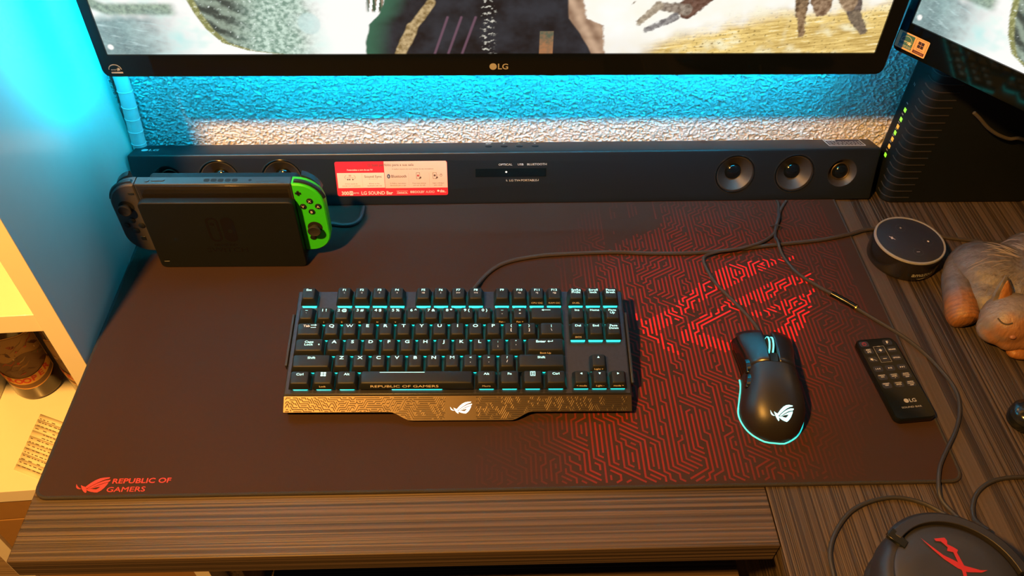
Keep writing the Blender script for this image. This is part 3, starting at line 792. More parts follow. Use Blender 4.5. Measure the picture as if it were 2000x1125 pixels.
lab(pr.build('power_print', mat('dark_red_print', (.35, .02, .03), .6), rm, fixn=False, smooth=False), 'dark red power symbol')

# ------------------------------------------------------------------ smart speaker
ec = thing('smart_speaker', 'small round black smart speaker with grey ring on the desk', 'speaker', (.951, .314, .0004))
prof = [(.0395, 0), (.0415, .002), (.0420, .006), (.0420, .0275), (.0418, .0298)]
MB().lathe(prof, seg=64).build('body', mat('speaker_gloss_plastic', (.012, .011, .011), .2), ec)
MB().lathe([(.0419, .0296), (.0421, .0305), (.0414, .0320), (.0396, .0321), (.0392, .0310)], seg=64, caps=False).build('light_ring', mat('grey_ring_plastic', (.22, .24, .30), .45), ec)
MB().lathe([(.0393, .029), (.0393, .0314), (.0388, .0316)], seg=64).build('top_disc', mat('speaker_matte_top', (.014, .015, .020), .55), ec)
Te = Tz(.03185); pr = MB()
a0 = R(-14)
pos = lambda a, r=.0215: (r * math.cos(a0 + a), r * math.sin(a0 + a))
u, v = pos(R(115)); pr.text('+', u, v, .0042, Te, 1, .0)
u, v = pos(R(185)); pr.text('%', u, v, .0040, Te, .9, .04) if False else pr.flat([(u - .0014, v - .002), (u + .0014, v - .002), (u + .0014, v + .002), (u - .0014, v + .002)], Te); pr.flat([(u - .003, v + .0024), (u - .0024, v + .003), (u + .0034, v - .0026), (u + .0028, v - .0032)], Te)
u, v = pos(R(5)); pr.flat(circ(u, v, .0013, 14), Te)
u, v = pos(R(-70)); pr.rect(u - .002, u + .002, v - .0003, v + .0003, Te)
pr.build('icon_print', M_print, ec, fixn=False, smooth=False)
for a in (115, 185, 5, -70):
    u, v = pos(R(a))
    MB().flat(circ(u, v, .0060, 24), Tz(.03165), holes=[list(reversed(circ(u, v, .0056, 24)))]).build('button_outline', mat('dark_outline', (.035, .036, .042), .4), ec, fixn=False, smooth=False)
Tc = lambda u, v: Vector((.04215 * math.sin(u / .04215), -.04215 * math.cos(u / .04215), v))
pr = MB(); pr.text('amazon', .0080, .0125, .0062, Tc, 1.0, .012); pr.flat([(.0010, .0062), (.0060, .0046), (.0112, .0056), (.0140, .0072), (.0110, .0066), (.0060, .0056)], Tc)
pr.build('brand_print', M_grey, ec, fixn=False, smooth=False)

# ------------------------------------------------------------------ soundbar
BL, BH = .962, .0725
u_ax = Vector((1, .009, 0)).normalized(); fw = Vector((-u_ax.y, u_ax.x, 0))
le = R(17.5)
sb_o = Vector((-.0145, .4357, .0716))            # top front left corner
sb = thing('soundbar', 'long black soundbar with round drivers lying against the wall', 'soundbar', sb_o, (0, 0, math.atan2(u_ax.y, u_ax.x)))
Sf = lambda u, v, e=0.0: Vector((u, v * math.sin(le) - e * math.cos(le), v * math.cos(le) + e * math.sin(le)))
Stp = lambda u, w, e=0.0: Vector((u, w * math.cos(le) + e * math.sin(le), -w * math.sin(le) + e * math.cos(le)))
M_sb = mat('soundbar_plastic', (.0065, .0100, .0135), .42)
zb = .0034 - sb_o.z
fb = zb / math.cos(le); dep = .0385
prof = [Sf(0, 0), Stp(0, dep), (0, dep * math.cos(le) - .004, zb), (0, fb * math.sin(le), zb)]
sbb = MB().loft([[(x, p[1], p[2]) for p in prof] for x in (0, BL)]).build('body', M_sb, sb, .0022, 3)
M_cone = mat('driver_cone', (.028, .026, .025), .5)
# drivers sit in round holes cut through the front of the cabinet
drv = [(.7739, .0270, 'w'), (.8527, .0270, 'w'), (.9163, .0195, 't'), (.1881, .0270, 'w'), (.1093, .0270, 'w'), (.0457, .0195, 't')]
cutm = MB()
for (u, r, k) in drv:
    cutm.loft([[Sf(u + r * math.cos(2 * math.pi * i / 40), -.0332 + r * math.sin(2 * math.pi * i / 40), e) for i in range(40)] for e in (-.0165, .004)])
cm = cutm.build('cutter', None, sb)
md = sbb.modifiers.new('holes', 'BOOLEAN'); md.object = cm; md.operation = 'DIFFERENCE'; md.solver = 'EXACT'
bpy.context.view_layer.update()
dg = bpy.context.evaluated_depsgraph_get(); nm = bpy.data.meshes.new_from_object(sbb.evaluated_get(dg))
sbb.modifiers.clear(); sbb.data = nm; bpy.data.objects.remove(cm)
sbb.data.shade_smooth(); sbb.data.set_sharp_from_angle(angle=R(35))
def rev(u, v, prof, seg=40):
    return MB().loft([[Sf(u + r * math.cos(2 * math.pi * i / seg), v + r * math.sin(2 * math.pi * i / seg), e) for i in range(seg)] for r, e in prof], caps='end')
for (u, r, k) in drv:
    if k == 'w':
        d = rev(u, -.0332, [(r * .998, .0004), (r * .97, .0003), (r * .93, -.0022), (r * .90, -.0012), (r * .84, -.0010), (r * .40, -.0105), (r * .40, -.0112)]).build('driver', M_cone, sb)
        rev(u, -.0332, [(r * .40, -.0108), (r * .34, -.0078), (r * .2, -.0062), (r * .03, -.0056)]).build('dust_cap', M_gloss, d)
        MB().tube([Sf(u + r * .945 * math.cos(2 * math.pi * i / 40), -.0332 + r * .945 * math.sin(2 * math.pi * i / 40), .0002) for i in range(40)], .0010, 6, 0, True).build('trim_ring', M_gloss, d)
    else:
        d = rev(u, -.0332, [(r * .998, .0004), (r * .97, .0003), (r * .66, -.0075), (r * .60, -.0078), (r * .1, -.0080)]).build('tweeter', M_cone, sb)
        rev(u, -.0332, [(r * .52, -.0080), (r * .46, -.0045), (r * .3, -.0020), (r * .04, -.0010)]).build('dome', M_gloss, d)
        MB().tube([Sf(u + r * .58 * math.cos(2 * math.pi * i / 32), -.0332 + r * .58 * math.sin(2 * math.pi * i / 32), -.0066) for i in range(32)], .0009, 6, 0, True).build('trim_ring', mat('dull_brass', (.22, .17, .12), .35, .9), d)
SF = lambda e: (lambda u, v: Sf(u, v, e))
ST = lambda e: (lambda u, v: Stp(u, v, e))
MB().loft([[Sf(x, y, e) for x, y in [(.4349, -.0335), (.5261, -.0335), (.5261, -.0222), (.4349, -.0222)]] for e in (.00005, .0004)]).build('display', mat('smoked_display', (.004, .006, .007), .15), sb)
pr = MB()
pr.flat(circ(.4745, -.0268, .0013, 14), SF(.0006)); pr.build('indicator_light', mat('white_indicator', (.5, .5, .5), .4, emit=(.9, .9, .85), es=.6), sb, fixn=False)
pr = MB(); f = SF(.0003)
pr.text('OPTICAL', .4735, -.0168, .0026, f, 1.15); pr.text('USB', .4930, -.0168, .0026, f, 1.15); pr.text('BLUETOOTH', .5140, -.0168, .0026, f, 1.15)
pr.text('LG TV', .4845, -.0386, .0026, f, 1.15); pr.text('PORTABLE', .5040, -.0386, .0026, f, 1.15)
pr.rect(.4745, .4750, -.0395, -.0372, f); pr.rect(.4745, .4762, -.0395, -.0390, f); pr.rect(.5160, .5165, -.0395, -.0372, f); pr.rect(.5145, .5165, -.0395, -.0390, f)
pr.flat([(.4903, -.0393), (.4914, -.0376), (.4925, -.0393)], f)
lg_logo(pr, .0240, .0185, .0062, ST(.0003), wide=1.1)
for u, t in ((.4525, '\u23fb/F'), (.4725, 'F'), (.4925, '\u2013'), (.5130, '+')):
    pr.text(t if t[0] != '\u23fb' else '0/F', u, .0315, .0042, ST(.0003), 1.0, .01)
pr.build('print', M_print, sb, fixn=False, smooth=False)
for u in (.4525, .4725, .4925, .5130):
    MB().loft([[Stp(x, y, e) for x, y in rrect(u, .0225, .0092 * k, .0085 * k, .0035, 4)] for e, k in ((.0, 1), (.0008, 1), (.0011, .9))]).build('button', M_sb, sb)
# advertising sticker
st = MB(); u0, u1, v0, v1 = .2562, .3988, -.0578, -.0108
cR, cC, cD, cW = (.62, .022, .035), (.80, .62, .47), (.12, .07, .05), (.85, .70, .58)
f = [SF(.00025 + .00012 * k) for k in range(4)]
X = lambda a: u0 + (a - 95) / (1868 - 95) * (u1 - u0)
Y = lambda b: v1 - (b - 125) / (650 - 125) * (v1 - v0)
st.flat(rrect((u0 + u1) / 2, (v0 + v1) / 2, u1 - u0, v1 - v0, .0025, 4), f[0], cR)
st.flat([(X(868), Y(533)), (X(1864), Y(533)), (X(1864), v1 - .0025), (X(1845), v1), (X(868), v1)], f[1], (.72, .50, .37))
st.rect(X(118), X(862), Y(525), Y(295), f[1], cC)
st.text('O Som perfeito para a sua sala', X(975), Y(178), .0033, f[2], 1.0, .005, cD, maxw=X(1335) - X(610))
st.text('Potencialize o som da sua TV', X(485), Y(250), .0020, f[2], 1.0, .02, cW, maxw=X(690) - X(285))
st.text('A melhor maneira de ouvir m\u00fasicas do seu smartphone', X(1320), Y(242), .0016, f[2], 1.0, .0, cD, maxw=X(1695) - X(945))
st.text('Sound Sync', X(685), Y(352), .0030, f[2], 1.1, .01, cD, maxw=X(830) - X(540)); st.text('W i r e l e s s', X(680), Y(390), .0012, f[2], 1.1, .0, cD)
st.text('Bluetooth', X(1095), Y(352), .0036, f[2], .95, .012, cD, maxw=X(1215) - X(975))
st.flat(circ(X(932), Y(352), .0021, 20, .0030), f[2], (.04, .05, .10)); st.text('B', X(932), Y(352), .0026, f[3], .8, .0, cW)
for (a, l1, l2) in ((330, 'O Som ajusta de', 'acordo com o conte\u00fado'), (697, 'Elimina os fios', 'espalhados pela sala'), (1075, 'O Melhor reprodutor', 'Bluetooth para a sala'), (1412, 'Ou\u00e7a suas m\u00fasicas', 'sem sair do sof\u00e1'), (1718, 'Ligue e desligue', 'pelo celular')):
    st.text(l1, X(a), Y(460), .0016, f[2], 1, 0, cD, maxw=X(a + 150) - X(a - 150)); st.text(l2, X(a), Y(492), .0016, f[2], 1, 0, cD, maxw=X(a + 160) - X(a - 160))
for a in (508, 1248, 1575): st.rect(X(a), X(a) + .0002, Y(510), Y(305), f[2], (.45, .3, .22))
for a in (1400, 1665):
    st.frame(X(a - 30), X(a + 30), Y(395), Y(300), .0004, f[2], cD); st.flat(circ(X(a), Y(345), .0014, 14), f[2], (.5, .05, .05) if a == 1400 else cD); st.flat([(X(a + 12), Y(400)), (X(a + 50), Y(385)), (X(a + 50), Y(360)), (X(a + 25), Y(365))], f[3], cD)
st.rect(X(1705), X(1722), Y(343), Y(338), f[2], cD); st.flat(circ(X(1765), Y(342), .0017, 18), f[2], cD, holes=[list(reversed(circ(X(1765), Y(342), .0013, 18)))]); st.rect(X(1762), X(1768), Y(340), Y(318), f[3], cD)
for s_ in (-1, 1): st.flat([(X(320) + s_ * .0066 * math.cos(a), Y(362) + .0040 * math.sin(a)) for a in (-.8, -.4, 0, .4, .8)] + [(X(320) + s_ * .0070 * math.cos(a), Y(362) + .0042 * math.sin(a)) for a in (.8, .4, 0, -.4, -.8)], f[2], cD)
st.rect(X(300), X(340), Y(350), Y(322), f[2], (.5, .35, .27)); st.rect(X(265), X(375), Y(368), Y(364), f[2], cD)
for a in (280, 310, 360): st.rect(X(a - 9), X(a + 12), Y(405), Y(385), f[2], cD)
st.text('300', X(220), Y(605), .0046, f[2], .95, .03, cW); st.flat(rrect(X(315), Y(605), .0048, .0056, .0008, 3), f[2], cW); st.text('W', X(315), Y(605), .0036, f[3], .9, .03, cR); st.text('RMS', X(395), Y(605), .0022, f[2], 1.2, .03, cW)
st.text('LG SOUND Bar', X(730), Y(605), .0044, f[2], 1.05, .02, cW, maxw=X(985) - X(480))
st.text('Optical In', X(1130), Y(602), .0020, f[2], 1.1, .02, cW); st.rect(X(1040), X(1225), Y(582), Y(578), f[2], cW); st.rect(X(1040), X(1225), Y(622), Y(618), f[2], cW)
st.rect(X(1262), X(1292), Y(612), Y(580), f[2], cW); st.rect(X(1298), X(1328), Y(612), Y(580), f[2], cW); st.flat(circ(X(1277), Y(596), .0006, 10), f[3], cR); st.flat(circ(X(1313), Y(596), .0006, 10), f[3], cR)
st.text('DOLBY', X(1415), Y(596), .0030, f[2], 1.1, .02, cW, maxw=X(1492) - X(1338)); st.text('AUDIO', X(1580), Y(596), .0030, f[2], 1.1, 0, cW, maxw=X(1650) - X(1510))
st.text('dts', X(1775), Y(582), .0030, f[2], 1.1, .02, cW); st.rect(X(1740), X(1840), Y(606), Y(601), f[2], cW); st.flat(circ(X(1712), Y(582), .0014, 14), f[2], cW)
lab(st.build('advert_sticker', attr_mat('printed_sticker', .5), sb, fixn=False, smooth=False), 'red and cream printed sticker')
# rating label on the top right
rl = MB(); t0, t1 = ST(.0002), ST(.0003)
rl.flat([(.8970, .011), (.9460, .011), (.9460, .0365), (.8970, .0365)], t0, (.75, .75, .78)); rl.rect(.8980, .9450, .0125, .0352, t1, (.02, .022, .035))
rl.rect(.8990, .9130, .0300, .0345, ST(.0004), (.75, .75, .78)); rl.text('WARNING', .906, .0322, .0024, ST(.0005), .9, .02, (.05, .05, .07), maxw=.012)
rngl = random.Random(9)
for k in range(4):
    u = .8995
    while u < .941:
        w_ = rngl.uniform(.002, .006); rl.rect(u, min(u + w_, .9435), .0255 - k * .0038, .0268 - k * .0038, ST(.0004), (.5, .5, .54)); u += w_ + .0014
lab(rl.build('warning_label', attr_mat('printed_sticker', .5), sb, fixn=False, smooth=False), 'dark warning label with white frame')

# ------------------------------------------------------------------ game console in its dock
dk = thing('console_dock', 'black game console dock standing on the pad before the soundbar', 'dock', (.1305, .3057, .0034), (0, 0, R(-.2)))
M_dock = mat('dock_plastic', (.0060, .0080, .0100), .55, spec=.22, bump=.2, bscale=2500, bdist=.0001)
# front plate, floor and rear box (open slot between)
def dock_plate(y0, y1, z1, w=.173):
    pts = rrect(0, z1 / 2, w, z1, .006, 4)
    mb = MB(); mb.loft([[(x, y, z) for x, z in pts] for y in (y0, y1)]); return mb
dock_plate(0, .0095, .1015).build('front_plate', M_dock, dk, .0012)
dock_plate(.0305, .054, .1015).build('rear_box', M_dock, dk, .0012)
MB().box(-.0800, .0800, .0095, .0305, .001, .0150).build('slot_floor', M_matte, dk)
for sx in (-1, 1): MB().box(sx * .083 - .0030, sx * .083 + .0030, .0090, .0310, .004, .096).build('slot_cheek', M_dock, dk)
pr = MB(); f = T_plane((0, 0, 0), (1, 0, 0), (0, 0, 1), .00012)
cx, cz = -.0022, .0612
L_ = [(x, y) for x, y in rrect(cx - .0083, cz, .0145, .0375, .0070, 5)]; L_ = [(min(x, cx - .0012) if x > cx - .0060 else x, y) for x, y in L_]
Li = [(x, y) for x, y in rrect(cx - .0082, cz, .0092, .0318, .0045, 5)]; Li = [(min(x, cx - .0038) if x > cx - .0080 + .002 else x, y) for x, y in Li]
pr.flat(L_, f, holes=[list(reversed(Li))]); pr.flat(circ(cx - .0085, cz + .0085, .0026, 16), f)
R_ = [(x, y) for x, y in rrect(cx + .0090, cz, .0150, .0375, .0070, 5)]; R_ = [(max(x, cx + .0014) if x < cx + .0060 else x, y) for x, y in R_]
pr.flat(R_, f, holes=[list(reversed(circ(cx + .0095, cz - .0025, .0030, 16)))])
pr.text('NINTENDO', cx, .0372, .0034, f, 1.0, .015); pr.text('SWITCH', cx, .0290, .0070, f, 1.25, .01, maxw=.052)
lab(pr.build('logo_print', mat('gloss_dark_print', (.006, .006, .009), .22), dk, fixn=False, smooth=False), 'glossy dark logo and wordmark')
pr = MB(); pr.rect(-.081, -.075, .0105, .0112, f); pr.build('status_mark', M_grey, dk, fixn=False)
wc = [(.212, .349, .010), (.2356, .3791, .0062), (.2509, .3765, .0058), (.2650, .3790, .0058), (.2725, .3890, .0058), (.2745, .4040, .0056), (.2745, .412, .0050)]
wc = [(.205, .358, .012)] + [(.222, .372, .008)] + wc[1:]
world_child(MB().tube(wc, .0026, 8).build('cable', M_cable), dk)

gc = thing('game_console', 'handheld game console with a grey and a green controller seated in the dock', 'game console', (.1290, .3252, .0190), (0, 0, R(-.2)))
M_tab = mat('console_gloss_bezel', (.020, .019, .019), .18)
M_top = mat('console_top_plastic', (.030, .031, .034), .45)
zc = .102
def slab(poly, y0, y1): 
    mb = MB(); mb.loft([[(x, y, z) for x, z in poly] for y in (y0, y1)]); return mb
slab([(-.0862, 0), (.0862, 0), (.0862, zc), (-.0862, zc)], -.0062, .0069).build('tablet', M_top, gc, .0010)
slab([(-.0845, .002), (.0845, .002), (.0845, zc - .0022), (-.0845, zc - .0022)], -.0068, -.0060).build('screen', M_tab, gc, .0003)
slab([(-.0815, .004), (.0815, .004), (.0815, zc - .0072), (-.0815, zc - .0072)], -.00695, -.0067).build('display', mat('screen_glass_off', (.012, .011, .011), .08), gc)
Ttop = lambda x0, x1, y0, y1, z=zc: None
for i in range(5): MB().prism(rrect(-.0065 + i * .0078 - .001, .0005, .0064, .0050, .0018, 3), zc - .001, zc + .0002).build('vent_slot', mat('slot_black', (.003, .003, .003), .8), gc)
MB().prism(rrect(-.0615, .0005, .0150, .0030, .0014, 3), zc - .001, zc + .0008).build('volume_button', M_top, gc)
MB().prism(circ(-.0735, .0005, .0028, 18), zc - .001, zc + .0008).build('power_button', M_top, gc)
MB().prism(rrect(.0590, .0005, .0240, .0040, .0016, 3), zc - .001, zc + .0003).build('card_cover', M_top, gc)
MB().prism(circ(.0405, .0005, .0018, 14), zc - .001, zc + .0002).build('headphone_jack', MATS['slot_black'], gc)
def controller(side, m, lbl):
    s = 1 if side == 'r' else -1
    out = []
    W_ = .0330; rt = .0300
    pts = [(0, 0), (W_ - .026, 0)]
    for k in range(9):
        a = R(-90 + 90 * k / 8); pts.append((W_ - .026 + .026 * math.cos(a), .026 + .026 * math.sin(a)))
    for k in range(9):
        a = R(90 * k / 8); pts.append((W_ - rt + rt * math.cos(a), zc - .030 + .030 * math.sin(a)))
    pts += [(0, zc)]
    poly = [(s * (x + .0868), z) for x, z in pts]
    inner = [(s * ((x - .0166) * .92 + .0166 + .0868), (z - zc / 2) * .965 + zc / 2) for x, z in pts]
    mb = MB(); mb.loft([[(x, -.0071, z) for x, z in inner], [(x, -.0058, z) for x, z in poly], [(x, .0066, z) for x, z in poly], [(x, .0080, z) for x, z in inner]])
    c = lab(mb.build('controller', m, gc, ang=30), lbl)
    # shoulder button along the outer top arc, trigger behind
    arc = []
    for k in range(11):
        a = R(12 + 80 * k / 10); arc.append((W_ - rt + rt * math.cos(a), zc - .030 + .030 * math.sin(a)))
    arc.append((.006, zc))
    MB().tube([(s * (x + .0868), -.0015, z + .0002) for x, z in arc], .0026, 8, 2).build('shoulder_button', M_black, c)
    MB().loft([[(s * (x * .92 + .0868), y, (z - .07) * .96 + .07 + dz) for x, z in arc[:-3]] + [(s * (arc[-4][0] * .92 - .002 + .0868), y, zc - .018), (s * (.022 + .0868), y, zc - .03)] for y, dz in ((.0066, .0), (.0075, .0035), (.0140, .0050), (.0165, .0030))]).build('trigger', M_black, c)
    MB().loft([[(s * .0868 + dx, y, z) for dx, z in ((-.0006, .004), (.0006, .004), (.0006, zc - .001), (-.0006, zc - .001))] for y in (-.0060, .0060)]).build('rail', M_black, c)
    def disc(x, z, r, h, name, mm, seg=24):
        return MB().loft([[(s * (x + .0868) + r * k * math.cos(2 * math.pi * i / seg), -.0070 - hh, z + r * k * math.sin(2 * math.pi * i / seg)) for i in range(seg)] for k, hh in ((1, 0), (1, h * .8), (.88, h))]).build(name, mm, c)
    Tfc = T_plane((0, -.0070, 0), (1, 0, 0), (0, 0, 1), .0016)
    bx, bz = .0170, .0700
    sx_, sz = .0170, .0375
    if side == 'l': (bz, sz) = (.0420, .0700)
    for i, (dx, dz) in enumerate(((0, .0080), (.0085, 0), (0, -.0080), (-.0085, 0))):
        disc(bx + dx, bz + dz, .0036, .0014, 'button', M_black)
        if side == 'r':
            t = 'XABY'[i]; MB().text(t, s * (bx + dx + .0868), bz + dz, .0030, Tfc, 1.1, .02).build('legend', M_print, c, fixn=False, smooth=False)
    disc(sx_, sz, .0085, .0006, 'stick_well', MATS['slot_black'])
    MB().loft([[(s * (sx_ + .0868) + r * math.cos(2 * math.pi * i / 24), -.0070 - h, sz + r * math.sin(2 * math.pi * i / 24)) for i in range(24)] for r, h in ((.0045, .0), (.0045, .0050), (.0076, .0062), (.0076, .0080), (.0066, .0086), (.0055, .0080), (.001, .0078))]).build('thumb_stick', M_rubber, c)
    if side == 'r':
        mb = MB(); x0 = s * (.0058 + .0868); z0 = zc - .0125
        mb.box(x0 - .0031, x0 + .0031, -.0082, -.0069, z0 - .0010, z0 + .0010); mb.box(x0 - .0010, x0 + .0010, -.0082, -.0069, z0 - .0031, z0 + .0031); mb.build('plus_button', M_black, c)
        disc(.0125, .0215, .0037, .0010, 'home_button', M_black)
    else:
        x0 = s * (.0058 + .0868); z0 = zc - .0125
        MB().box(x0 - .0031, x0 + .0031, -.0082, -.0069, z0 - .0009, z0 + .0009).build('minus_button', M_black, c)
        MB().box(s * (.0125 + .0868) - .0028, s * (.0125 + .0868) + .0028, -.0078, -.0069, .0215 - .0028, .0215 + .0028).build('capture_button', M_black, c, .0004)
    return c
controller('l', mat('grey_controller_plastic', (.045, .042, .043), .5), 'dark grey controller')
controller('r', mat('neon_green_plastic', (.035, .62, .015), .42, vary=.03), 'neon green controller')

# ------------------------------------------------------------------ pictures on the screens (generic stand-in)
def fbm(x, y, z=0, o=3):
    s = 0; a = .5
    for i in range(o): s += a * noise.noise(Vector((x, y, z + i * 7.1))); x *= 2.1; y *= 2.1; a *= .55
    return s
def mix(a, b, t): t = max(0, min(1, t)); return tuple(p + (q - p) * t for p, q in zip(a, b))
def sst(a, b, x): t = max(0, min(1, (x - a) / (b - a))); return t * t * (3 - 2 * t)
WHT, MINT, GRN, TEAL = (1.0, 1.0, .96), (.52, .85, .72), (.16, .27, .17), (.28, .46, .46)
def seg(px, py, x0, y0, x1, y1):
    dx, dy = x1 - x0, y1 - y0; t = max(0, min(1, ((px - x0) * dx + (py - y0) * dy) / (dx * dx + dy * dy)))
    return math.hypot(px - x0 - t * dx, py - y0 - t * dy), t
def pl(pts, y):
    if y <= pts[0][1]: return pts[0][0] + (pts[1][0] - pts[0][0]) * (y - pts[0][1]) / (pts[1][1] - pts[0][1])
    for (x0, y0), (x1, y1) in zip(pts, pts[1:]):
        if y <= y1: return x0 + (x1 - x0) * (y - y0) / (y1 - y0)
    return pts[-1][0]
def picture(u, v):
    """generic stand-in: misty green water and a ribbed hull left, dark cloaked shape mid, straw field right, added cyan glow in the unseen top"""
    X = 208 + u / .804 * 1498; Y = 111 - v / .061 * 111
    if Y < -75:  # unseen upper screen, coloured bright cyan to light the shelf side panel
        t = sst(-75, -190, Y); c = mix((.40, .85, .95), (.0, .62, 1.18), t)
        return mix(c, (.12, .80, 1.2), .5 * max(0, fbm(u * 6, v * 9, 2) * 2))
    n1 = fbm(X / 55, Y / 42, 1, 3); n2 = fbm(X / 9, Y / 7, 5, 3); n3 = fbm(X / 120, Y / 60, 9, 2)
    if X < 790:
        c = mix(WHT, (.62, .93, .84), max(0, n1 * 1.6 + .1))
        # grey-green bank at the top and teal water at the bottom corner
        k = sst(16, 6, abs(Y - (8 + 14 * sst(200, 240, X)))) * sst(370, 345, X) * sst(185, 200, X); c = mix(c, mix((.20, .27, .22), (.42, .55, .42), .5 + n2 * 1.5), k)
        k = sst(30, 52, Y + n1 * 22 + (X - 200) * .10) * sst(390, 250, X + n1 * 60); c = mix(c, mix((.10, .19, .20), (.30, .48, .48), .5 + n1 + n2 * .7), k * .92)
        st = fbm((X + Y * .8) / 40, (Y - X * .25) / 5, 4, 2); c = mix(c, (.62, .82, .82), max(0, st * 2.4 - .25) * k)
        c = mix(c, WHT, sst(7, 4, math.hypot(X - 219, (Y - 96)))); k2 = sst(50, 80, Y) * sst(270, 310, X) * sst(420, 370, X); c = mix(c, (.55, .86, .84), k2 * .7 * (.6 + n1 * 2))
        # hull
        xl = pl([(383, -60), (385, 0), (394, 30), (408, 60), (432, 88), (478, 104), (540, 112)], Y); d = X - xl
        e = sst(-1.5, 1.5, d) * sst(640, 560, X + n1 * 50)
        rib = math.sin((d * .55 - Y * 1.0 + n1 * 30) * .16)
        h = mix(mix((.05, .07, .06), (.30, .38, .30), .45 + .55 * rib + n2 * .8), mix((.20, .33, .26), (.62, .80, .68), .5 + n2 * 2), sst(455, 540, X + Y * .3))
        h = mix(h, (.26, .27, .10) if n2 < .1 else (.45, .46, .22), sst(16, 10, d)); h = mix(h, (.9, 1, .95), sst(.26, .42, fbm(X / 6, Y / 5, 13, 2)) * .9)
        c = mix(c, h, e * sst(118, 98, Y + n2 * 18 - max(0, X - 470) * .12))
        k = sst(24, 18, math.hypot(X - 603, Y - 50)); c = mix(c, (.55, .78, .76), k * .55)
        c = mix(c, WHT, sst(620, 660, X + n1 * 30) * .95)
        k = sst(710, 720, X) * sst(30, 24, Y) ; c = mix(c, mix((.03, .09, .05), (.35, .25, .18), .5 + .5 * math.sin(X * .55)), k * (1 if math.sin(X * .5 + Y * .1) > -.2 else 0))
    else: c = WHT
    xl = pl([(772, -60), (752, 0), (738, 30), (716, 52), (708, 80), (704, 112)], Y) + n1 * 8; xr = pl([(1080, -60), (1089, 0), (1094, 40), (1118, 72), (1142, 112)], Y) + n1 * 5
    if X > xl - 6:
        dark = mix((.004, .007, .011), (.024, .031, .042), .5 + n1 * 1.5 + n2 * .3)
        dark = mix(dark, (.04, .15, .09), sst(50, 0, X - xl) * .9)
        for (x0, y0, x1, y1, w_) in ((836, 10, 796, 58, 10), (796, 58, 768, 112, 12)):
            q, t = seg(X, Y, x0, y0, x1, y1); dark = mix(dark, mix((.24, .16, .06), (.62, .46, .24), .5 + n2 * 1.6), sst(w_, w_ - 4, q + n1 * 8))
        for x0 in (842, 868, 895): q, t = seg(X, Y, x0 + 22, 38, x0 - 6, 112); dark = mix(dark, (.20, .10, .15), sst(3.5, 1, q) * .7)
        q = abs(X - 941 - 3 * math.sin(Y * .3)); dark = mix(dark, (.62, .60, .52), sst(16, 6, q) * sst(.10, .30, fbm(X / 7, Y / 4, 21, 2) + .12 * math.sin(Y * .45 + X * .08)))
        if 1040 < X < 1066 and Y > 66: dark = mix((.10, .12, .08), (.40, .18, .08), sst(60, 112, Y) + n2)
        c = mix(c, dark, sst(-2, 2, X - xl))
    if X > xr - 4:
        ye = pl([(1112, -60), (1118, 0), (1128, 40), (1160, 54), (1168, 112)], Y)
        g = mix((1, 1, .97), (1.0, .96, .82), .5 + n1)
        gl = sst(-14, 26, Y - pl2(X) + n1 * 26)                 # straw ground
        st = fbm((X - Y * .7) / 46, (Y + X * .12) / 3.6, 31, 3); cr = fbm(X / 6, Y / 4, 41, 2)
        gd = mix(mix((.55, .36, .10), (1.0, .74, .26), .5 + st * 1.5 + n3), (1.0, .93, .62), sst(.05, .5, n1 + n3 * .6))
        gd = mix(gd, (.13, .08, .02), sst(.18, .42, cr + n3 * .3) * .75); gd = mix(gd, (1.0, .95, .66), sst(.2, .42, st) * .7)
        g = mix(g, gd, gl)
        g = mix(g, (.80, .74, .66), sst(1290, 1230, X) * sst(60, 100, Y) * .3)
        for (x0, y0, x1, y1, w_, a, b_) in ((1350, -20, 1318, 22, 30, (.10, .045, .03), (.20, .11, .08)), (1316, 24, 1262, 16, 13, (.16, .12, .09), (.40, .33, .26)), (1262, 16, 1229, 48, 11, (.30, .24, .17), (.55, .46, .34)), (1296, 38, 1244, 64, 10, (.16, .15, .15), (.40, .38, .36)),
                                           (1240, -14, 1210, 14, 3, (.2, .15, .1), (.4, .3, .2)),
                                           (1530, -10, 1537, 30, 18, (.10, .06, .035), (.34, .22, .12)), (1537, 30, 1550, 74, 11, (.16, .09, .04), (.40, .26, .14)), (1565, -14, 1575, 20, 27, (.16, .09, .05), (.42, .28, .17)), (1628, 0, 1642, 36, 20, (.07, .055, .05), (.20, .15, .12)), (1642, 36, 1668, 66, 14, (.13, .10, .07), (.28, .21, .14)), (1610, -20, 1625, 12, 24, (.22, .14, .08), (.48, .33, .2))):
            q, t = seg(X, Y, x0, y0, x1, y1); lc_ = .5 + n2 * 1.6 + .12 * math.sin((X - x0) * .3 + Y * .5)
            g = mix(g, mix(a, b_, lc_), sst(w_ * (1 - .3 * t), w_ * (1 - .3 * t) - 4, q + n2 * 5))
        cl = mix((.16, .08, .045), (.62, .42, .28), .5 + n1 * 1.2 + .18 * math.sin((X - Y * .55) * .22)); g = mix(g, cl, sst(3, -3, X - ye + n2 * 6))
        c = mix(c, g, sst(-2, 2, X - xr))
    return c
def pl2(X):
    P_ = [(1150, 130), (1230, 112), (1290, 78), (1400, 44), (1500, 22), (1720, 2)]
    if X <= P_[0][0]: return 130
    for (x0, y0), (x1, y1) in zip(P_, P_[1:]):
        if X <= x1: return y0 + (y1 - y0) * (X - x0) / (x1 - x0)
    return 2
M_scr = attr_mat('lit_screen', .25, 1.0, .5)
